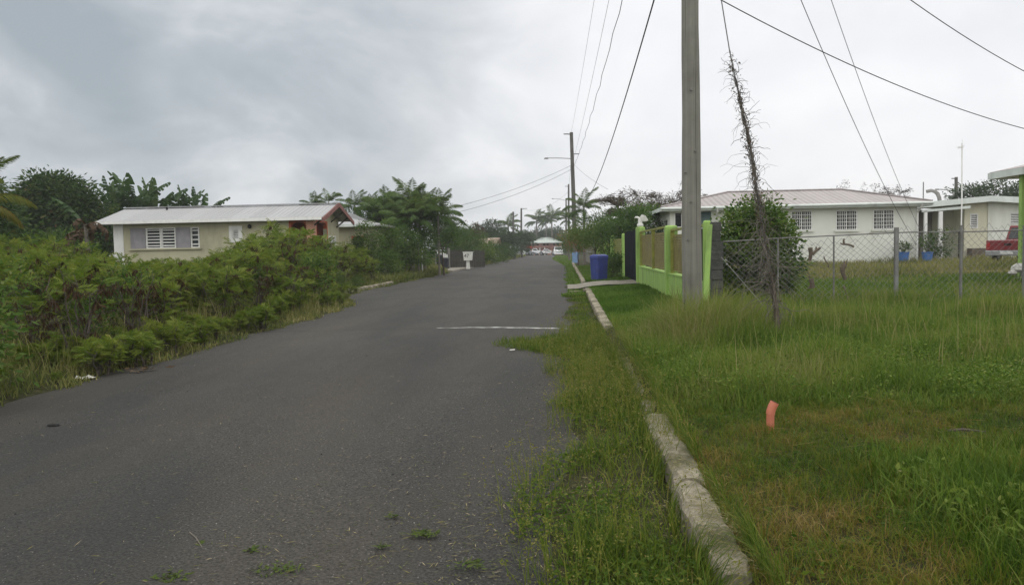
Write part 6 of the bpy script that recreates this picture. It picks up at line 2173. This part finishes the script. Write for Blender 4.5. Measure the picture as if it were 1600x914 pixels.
# ------------------------------------------------------------------ power poles
def power_pole(name, label, px, base_py, top_py, Y, r, arms=(), group=None, blue=False, topx=None):
    b = P(px, base_py, Y)
    z0 = ground(b.x, Y)
    zt = P(px, top_py, Y).z
    tp = P(topx if topx else px, top_py, Y)
    H = zt - z0
    t = thing(name, label, 'utility pole', (b.x, Y, z0), 0, group)
    d = (tp.x - b.x)
    MB().tube([(0, 0, -.2), (d * .5, 0, H * .5), (d, 0, H)], [r, r * .88, r * .72], 12).build('shaft', M['polefar'], t)
    for (zf, dx, dz, rr_, lamp) in arms:
        zb_ = H * zf
        xo = d * zf
        mb = MB().tube([(xo, 0, zb_), (xo + dx * .5, 0, zb_ + dz * .75), (xo + dx, 0, zb_ + dz)], rr_, 6)
        a = mb.build('arm', M['polefar'] if not lamp else M['metal'], t)
        if lamp:
            MB().frustum((xo + dx - .28, xo + dx + .14, -.10, .10), (xo + dx - .22, xo + dx + .10, -.07, .07), zb_ + dz - .10, zb_ + dz + .05).build('lamp_head', M['metal'], a)
    if blue:
        MB().lathe([(r * 1.45, -.05), (r * 1.45, 1.0), (r * 1.1, 1.03)], n=14).build('painted_base', M['bluepaint'], t)
    return t, b, z0, H, d


PA = power_pole('utility_pole', 'tall grey wooden pole with a pale blue painted base beyond the blue bin', 899.5, 410, 207, 78, .23, [(.985, -.75, .05, .05, False), (.80, -2.45, .12, .035, True), (.835, .7, 0, .04, False)], blue=True, topx=891.5 + 1.2)
PB = power_pole('utility_pole', 'dark far pole seen just left of the blue based pole, with a lamp arm', 888.5, 396, 288, 128, .19, [(.97, -.6, .02, .04, False)])
PC = power_pole('utility_pole', 'shorter far pole with a lamp arm reaching left over the road', 884.5, 396, 311, 160, .19, [(.97, -2.6, .45, .04, True)])
PD = power_pole('utility_pole', 'left of two poles standing among palms on the far left side', 802, 395, 331, 127, .19)
PE = power_pole('utility_pole', 'taller right pole of two on the far left side of the road', 814.5, 397, 325.5, 150, .22, [(.99, 1.1, 0, .05, False)])
PF = power_pole('utility_pole', 'short distant pole between the road end and the lamp pole', 879.5, 393, 361, 260, .18)
PG = power_pole('utility_pole', 'pole with a lamp arm behind the cream house on the right', 1494, 375, 277, 92, .23, [(.80, -2.0, .35, .05, True), (.98, -.5, .02, .05, False)])

# ------------------------------------------------------------------ wires
def wire(label, p0, p1, sag=0.0, r=.010, wav=0.0, mat='wire', group=None, n=34):
    p0, p1 = Vector(p0), Vector(p1)
    pts = []
    for i in range(n + 1):
        t = i / n
        q = p0.lerp(p1, t) - Vector((0, 0, sag * 4 * t * (1 - t)))
        if wav:
            q += Vector((math.sin(i * 2.4) * wav, 0, math.cos(i * 2.1) * wav))
        pts.append(q)
    return tag(MB().tube(pts, r, 5).build('power_line', M[mat], origin=tuple(p0)), label, 'power line', group)


np_ = lambda z, dx=0.0: Vector((PX + dx, PY_ - .18, z))
ptop = P(892.6, 207, 78); pmid = P(894, 258, 78); pmid2 = P(894.5, 264, 78)


def through(px, py, end, zend_x, Y0=PY_):
    """attachment at the near pole so that the span passes a photographed point"""
    return end


wire('uppermost thin line from the near pole to the top of the blue based pole', np_(11.5, -.45), ptop, .35, .007, mat='wiregrey')
wire('second thin line running from the near pole to below the lamp arm', np_(10.3, -.2), pmid, .35, .007, mat='wiregrey')
wire('wavy twisted cable dipping between the near pole and the blue based pole', np_(8.9, -.15), pmid2, .75, .011, .03)
wire('thick black cable sweeping from the near pole down behind the coconut palm', np_(6.9, -.15), P(919, 308, 56), .65, .016)
wire('upper of two lines crossing the road to the left from the blue based pole', pmid, P(640, 338, 62), .55, .014)
wire('lower of two lines crossing the road to the left from the blue based pole', pmid2, P(640, 347, 62), .65, .014)
wire('line running on from the blue based pole to the next dark pole', P(893, 236, 78), P(888.5, 292, 128), .5, .012, mat='wiregrey')
wire('service line from the blue based pole down to the right behind the bare tree', P(894.5, 255, 78), P(950, 296, 60), .2, .010, mat='wiregrey')
wire('faint line strung between the two far left poles and the lamp pole', P(814.5, 327, 150), P(888, 300, 128), 1.2, .012, mat='wiregrey')
wire('faint low line from the left far pole over to the taller one', P(802, 333, 127), P(814.5, 330, 150), .3, .012, mat='wiregrey')
wire('long sagging line across the upper right sky to beyond the right edge', np_(5.6, .1), Vector((xe, 21.5, ze - .05)), .55, .009)
wire('black line crossing the top right corner of the view', np_(8.1, .1), Vector((xe + 2.5, 23.0, ze + .65)), 1.1, .009)
wire('left of two slanting lines dropping in front of the white house corner', np_(9.3, .1), P(1431, 381, 33), .55, .009, mat='wiregrey')
wire('right of two slanting lines dropping to the white house corner', np_(11.6, .1), P(1437, 358, 40.5), .75, .009, mat='wiregrey')

# ------------------------------------------------------------------ trees on the right side of the road
def bare_tree(name, label, base, H, spread, seed, levels=5, width=None, r0=.16, leaves=500, flat=.55, nb=4, fork=.35):
    rr = random.Random(seed)
    t = thing(name, label, 'tree', base)
    mb = MB(); tips = []

    def grow(p, d, L, r, lev):
        pts = [p]
        n = 3
        for i in range(n):
            d = (d + Vector((rr.uniform(-1, 1), rr.uniform(-1, 1), rr.uniform(-.5, .5))) * .28)
            if lev >= 2: d.z *= flat
            d.normalize()
            pts.append(pts[-1] + d * L / n)
        mb.tube(pts, [r, r * .85, r * .72, r * .6], 6 if lev < 2 else 4 if lev < 4 else 3, caps=False)
        if lev >= levels:
            tips.extend(pts[1:])
            return
        for k in range(rr.choice((2, 3)) if lev else nb):
            a = rr.uniform(0, 2 * PI) if lev else 2 * PI * k / nb + rr.uniform(-.4, .4)
            out = Vector((math.cos(a), math.sin(a), rr.uniform(-.05, .5)))
            nd_ = (d * (.75 if lev else .45) + out * (.75 if lev else 1.0) * spread).normalized()
            grow(pts[-1] if k == 0 or lev == 0 else pts[rr.choice((2, 3))], nd_, L * rr.uniform(.62, .86), r * .6, lev + 1)
    grow(Vector((0, 0, -.1)), Vector((rr.uniform(-.1, .1), 0, 1)), H * fork, r0, 0)
    V = np.array(mb.v)
    sc = np.array([1, 1, H / V[:, 2].max()])
    if width: sc[:2] = width / np.ptp(V[:, 0]); 
    if width: V[:, 0] -= (V[:, 0].max() + V[:, 0].min()) / 2 * np.clip(V[:, 2] / (V[:, 2].max() * .5), 0, 1); 
    mb.v = [tuple(q) for q in (V * sc).tolist()]
    mb.build('trunk', M['darktwig'], t)
    T = np.array([[*q] for q in tips]) * sc
    k = rng.integers(0, len(T), leaves)
    lf = LF()
    lf.leaves(T[k] + rng.normal(0, .10, (leaves, 3)), rdir(leaves, -.4, .6), rdir(leaves, 0, 1), rng.uniform(.07, .16, leaves), rng.uniform(.03, .06, leaves), np.clip(rng.normal(.5, .25, leaves), 0, 1))
    lf.build('crown', G['bare'], t)
    return t


for k, (px, Y, top, lab, sp, sd_) in enumerate(((985, 52, 292, 'wide spreading bare umbrella tree left of the near pole', 1.2, 3), (1040, 56, 284, 'tall bare umbrella tree behind the near pole', 1.25, 8), (1085, 60, 296, 'sparse brown tree over the left end of the pink roof', 1.2, 13))):
    c = P(px, 380, Y); gg = ground(c.x, Y)
    H = P(px, top, Y).z - gg
    bare_tree('flame_tree', lab, (c.x, Y, gg), H, sp, sd_, levels=6, r0=.17, leaves=9000 if k else 6000, nb=5, fork=.38, width=(4.8, 5.2, 3.6)[k])
for px, Y, top, lab, sd_ in ((1322, 62, 284, 'sparse treetop showing above the pink roof ridge', 21), (1352, 64, 290, 'thin bare treetop over the pink roof between two others', 22), (1392, 62, 288, 'sparse dark treetop above the right slope of the pink roof', 23)):
    c = P(px, 380, Y); gg = ground(c.x, Y)
    bare_tree('sparse_tree', lab, (c.x, Y, gg), P(px, top, Y).z - gg, 1.1, sd_, levels=5, r0=.12, leaves=1300, nb=4, fork=.42, width=2.8)
c = P(1555, 330, 80); gg = ground(c.x, 80)
hh = P(1555, 281, 80).z - gg
tree('broadleaf_tree', 'dark rounded tree behind the cream house roof', 'tree', (c.x, 80, gg), (0, 0, 3), .25, [(-2.2, 0, hh - 2.0, 2.0, 1.6, 1.4), (0, 0, hh - 1.5, 1.9, 1.6, 1.5), (1.9, 0, hh - 2.1, 1.6, 1.5, 1.5)], 260, 26, .38, .26, .12, G['far'], .4, .2)

# coconut palms
for px, py, Y, sc, lab in ((912, 322, 70, 1.0, 'coconut palm leaning over the lime green wall behind the blue bin'), (889, 340, 100, .9, 'small palm with drooping fronds beside the far dark poles'),
                           (838, 345, 212, 1.9, 'left palm of the three over the far pink house'), (853, 347, 214, 1.7, 'middle palm of the three over the far pink house'), (862, 341, 210, 2.0, 'tallest right palm of the three over the far pink house'),
                           (794, 352, 132, 1.25, 'palm in front of the left far pole')):
    c = P(px, py, Y); gg = ground(c.x, Y)
    palm('coconut_palm', lab, (c.x, Y, gg), c.z - gg - .25, 17, sc, tr=.12 * max(1, sc), seed=int(px), upright=.2)
# hedge trees above the wall beyond the gate
for k, (px, py, Y, w, d, mat, lab, tm) in enumerate((
        (985, 352, 43, 1.25, 1.0, 'bush', 'dark green tree rising behind the dark gate', .5), (955, 366, 46, 1.2, .8, 'tree', 'spreading green shrub above the far lime green wall', .55),
        (930, 368, 54, 1.3, .7, 'yellow', 'yellow green spreading shrub hanging over the far wall', .45), (903, 371, 66, 1.2, .75, 'yellow', 'shrub with orange tinged leaves behind the blue based pole', .75),
        (940, 352, 60, 1.5, 1.0, 'tree', 'mid green tree behind the spreading shrubs', .45), (1010, 345, 46, 1.1, .9, 'bush', 'dark leafy tree between the gate and the white house', .6),
        (890, 385, 120, 1.6, 1.1, 'tree', 'green bush at the far right bend of the road', .45), (915, 386, 92, 1.3, 1.0, 'tree', 'low bush on the right verge beyond the blue based pole', .45))):
    c = P(px, py, Y); gg = ground(c.x, Y)
    h = c.z - gg
    tree('garden_tree', lab, 'tree', (c.x, Y, gg), (0, 0, max(.5, h * .5)), .07, [(-.55 * w, 0, h, w * .8, w * .8, d * .75), (.55 * w, 0, h, w * .8, w * .8, d * .75), (0, .2, h + d * .35, w * .7, w * .7, d * .65), (0, -.3, h * .7, w * .8, w * .7, d * .7)],
         190, 24, .2, .14, .06, G[mat], tm, .2)
# grey paling fence on the far right verge
t = thing('paling_fence', 'old grey paling fence between the blue based pole and the far lime green wall', 'fence', (2.25, 76, .15))
mb = MB()
for k in range(26):
    y = 63 + k * .95; x = 2.35 - .012 * (y - 63)
    mb.box(x - .05, x + .05, y - .10, y + .10, .1, 1.55 + random.uniform(-.2, .2))
mb.build('palings', M['pole'], t, world=True)
MB().tube([(2.30, 63, 1.1), (2.02, 87, 1.1)], .04, 6).build('rail', M['pole'], t, world=True)
# background trees down the road
for k, (px, py, Y, w, lab) in enumerate((
        (768, 366, 122, 2.0, 'dark rounded tree behind the brown roofed bungalow'), (790, 378, 118, 1.9, 'green tree below the palm on the far left side'), (815, 376, 140, 1.9, 'low tree between the two far left poles'),
        (842, 372, 218, 4.0, 'dark tree mass behind the left of the pink house'), (866, 370, 222, 4.0, 'dark tree mass behind the right of the pink house'), (826, 378, 205, 2.8, 'dark tree at the left of the pink house'),
        (885, 378, 205, 3.0, 'dark tree at the right of the pink house'), (745, 372, 125, 2.2, 'tree behind the reddish tufted tree'), (722, 376, 100, 2.0, 'green tree beyond the number box'), (700, 370, 88, 1.8, 'green tree beyond the open crowned tree'))):
    c = P(px, py, Y); gg = 0
    h = c.z
    tree('roadside_tree', lab, 'tree', (c.x, Y, gg), (0, 0, h * .5), .16, [(-.5 * w, 0, h, w * .75, w * .7, h * .45), (.5 * w, 0, h, w * .75, w * .7, h * .45), (0, 0, h * 1.12, w * .7, w * .7, h * .42), (0, -.3, h * .55, w * .9, w * .8, h * .5)],
         200, 22, .1 * w + .1, .09 * w + .12, .045 * w + .05, G['far'], .42, .2)
# far woodland closing the horizon
lf, _ = leafcloud([(x, 255 + 40 * math.sin(x * .05) + abs(x) * .15, 1.5 + .8 * math.sin(x * .21), 8, 5, 3.4 + 1.6 * math.sin(x * .13) ** 2) for x in range(-420, 430, 8)], 2600, 16, 1.1, 1.0, .5, .4, .2)
tag(lf.build('far_woodland', G['far']), 'low belt of dark woodland along the horizon', 'woodland', kind='stuff')

# ------------------------------------------------------------------ small things near by
def onground(px, py, dz=0.0):
    d = P(px, py, 10) - CAM
    z = 0.0
    for _ in range(6):
        q = CAM + d * ((z - 1.6) / d.z)
        z = float(gz(q.x, q.y)) if q.x > .7 or q.x < float(xl(q.y)) else .02
    return Vector((q.x, q.y, z + dz))


q = onground(1204, 676)
t = thing('pipe_stub', 'short bent orange plastic pipe sticking out of the cut grass', 'pipe', tuple(q))
up = lambda px, py: P(px, py, q.y) - q
pts = [up(1204.5, 678) + Vector((0, 0, -.05)), up(1203.5, 660), up(1203.8, 646), up(1205.5, 638), up(1210, 629.5)]
mb = MB()
mb.tube(pts[:3] + [up(1204.4, 643)], .030, 14)
mb.build('lower_pipe', M['orangepipe'], t, smooth=False)
mb = MB()
mb.tube([up(1203.7, 647), up(1204.6, 641.5), up(1206.5, 636), up(1210.5, 628.5)], .0345, 14)
mb.build('bend', M['orangepipe'], t)
o = up(1210.5, 628.5); dn = (up(1210.5, 628.5) - up(1206.5, 636)).normalized()
MB().tube([o - dn * .002, o + dn * .003], .027, 14).build('opening', M['pipehollow'], t)  # solid end disc; its dark brown stands for the shaded hollow

p0, p1 = onground(1481, 683, .05), onground(1540, 685, .05)
tag(MB().tube([p0, p0.lerp(p1, .4) + Vector((0, 0, .012)), p1], [.010, .013, .007], 6).build('stick', M['darktwig'], origin=tuple(p0)), 'dark straight stick lying on the cut grass at the right', 'stick')
q = onground(134, 594, .03)
mb = MB()
n = 9
for i in range(n + 1):
    for k in range(5):
        u, v = i / n - .5, k / 4 - .5
        mb.v.append((u * .26, v * .14, .03 * math.sin(u * 9 + v * 4) * (1 - abs(v)) + .035 * (1 - 4 * v * v)))
mb.f = [(i * 5 + k, (i + 1) * 5 + k, (i + 1) * 5 + k + 1, i * 5 + k + 1) for i in range(n) for k in range(4)]
o = mb.build('litter', M['stone']); o.scale = (.85, .8, .6)
o.location = q; o.rotation_euler = (0, 0, .2)
sdm = o.modifiers.new('s', 'SOLIDIFY'); sdm.thickness = .006
tag(o, 'crushed white plastic litter at the left asphalt edge', 'litter')
q = onground(214, 580, .03)
lf = LF()
n = 26
lf.leaves(np.array([[*q]]) + rng.normal(0, 1, (n, 3)) * np.array([.12, .06, .012]), rdir(n, -.1, .3), rdir(n, .5, 1), rng.uniform(.06, .16, n), rng.uniform(.02, .05, n), np.clip(rng.normal(.5, .2, n), 0, 1))
tag(lf.build('dead_leaves', G['deadleaf']), 'small heap of reddish brown dead leaves at the left asphalt edge', 'dead leaves', kind='stuff')
q = onground(796, 549, .015)
o = MB().add([(0, 0, 0), (.16, .02, .005), (.17, .08, .02), (.02, .07, .012), (.0, 0, .008), (.16, .02, .013), (.17, .08, .028), (.02, .07, .02)], [(0, 3, 2, 1), (4, 5, 6, 7), (0, 1, 5, 4), (1, 2, 6, 5), (2, 3, 7, 6), (3, 0, 4, 7)]).build('paper_scrap', M['stone'])
o.location = q; o.scale = (.5, .6, .6)
tag(o, 'small white scrap of litter by the grass tongue on the asphalt', 'litter')
for px, py, s, lab in ((84, 666, .05, 'small dark stone lying on the left of the asphalt'), (598, 857, .03, None)):
    if not lab: continue
    q = onground(px, py, .0)
    o = MB().lathe([(s * .7, 0), (s, s * .25), (s * .8, s * .55), (s * .2, s * .7)], n=7).build('stone', M['ink'])
    o.location = q; o.scale = (1.3, .8, .8)
    tag(o, lab, 'stone')
p0, p1 = onground(296, 834, .012), onground(316, 858, .012)
t = thing('broken_twig', 'broken twig with a few green leaves lying on the asphalt', 'twig', tuple(p0))
d = p1 - p0
MB().tube([(0, 0, 0), tuple(d * .5 + Vector((0, .005, .008))), tuple(d)], [.004, .0035, .002], 6).build('stem', M['twig'], t)
lf = LF(); n = 14
lf.leaves(np.array([[*d]]) * rng.uniform(.6, 1.05, (n, 1)), rdir(n, -.05, .4), rdir(n, .4, 1), rng.uniform(.02, .05, n), rng.uniform(.008, .015, n), rng.uniform(.1, .4, n))
lf.build('leaves', G['clip'], t)
# broken kerb pieces at the driveway mouth
for k, (px, py, w, lab) in enumerate(((899, 457, .42, 'broken pale kerb piece lying at the driveway mouth'), (923, 454, .55, 'pale strip of broken concrete along the near driveway edge'))):
    q = onground(px, py, .01)
    o = MB().box(-w / 2, w / 2, -.05, .05, -.05, .045).build('concrete_piece', M['kerb'], bev=.02)
    o.location = (q.x, q.y, max(q.z, .01)); o.rotation_euler = (.05, .03, .25 - .3 * k)
    tag(o, lab, 'concrete piece')
# single broad leaves on the road
lf = LF()

# ------------------------------------------------------------------ damp air
m_, nt_ = newmat('haze')
pv = nd(nt_, 'ShaderNodeVolumePrincipled', {'Color': (.93, .95, 1.0, 1), 'Density': .0006, 'Anisotropy': .2})
o_ = nd(nt_, 'ShaderNodeOutputMaterial')
nt_.links.new(pv.outputs[0], o_.inputs['Volume'])
tag(MB().box(-445, 445, -66, 566, -1.2, 14.6).build('haze', m_), 'thin damp haze over the road and gardens', 'haze', kind='stuff')
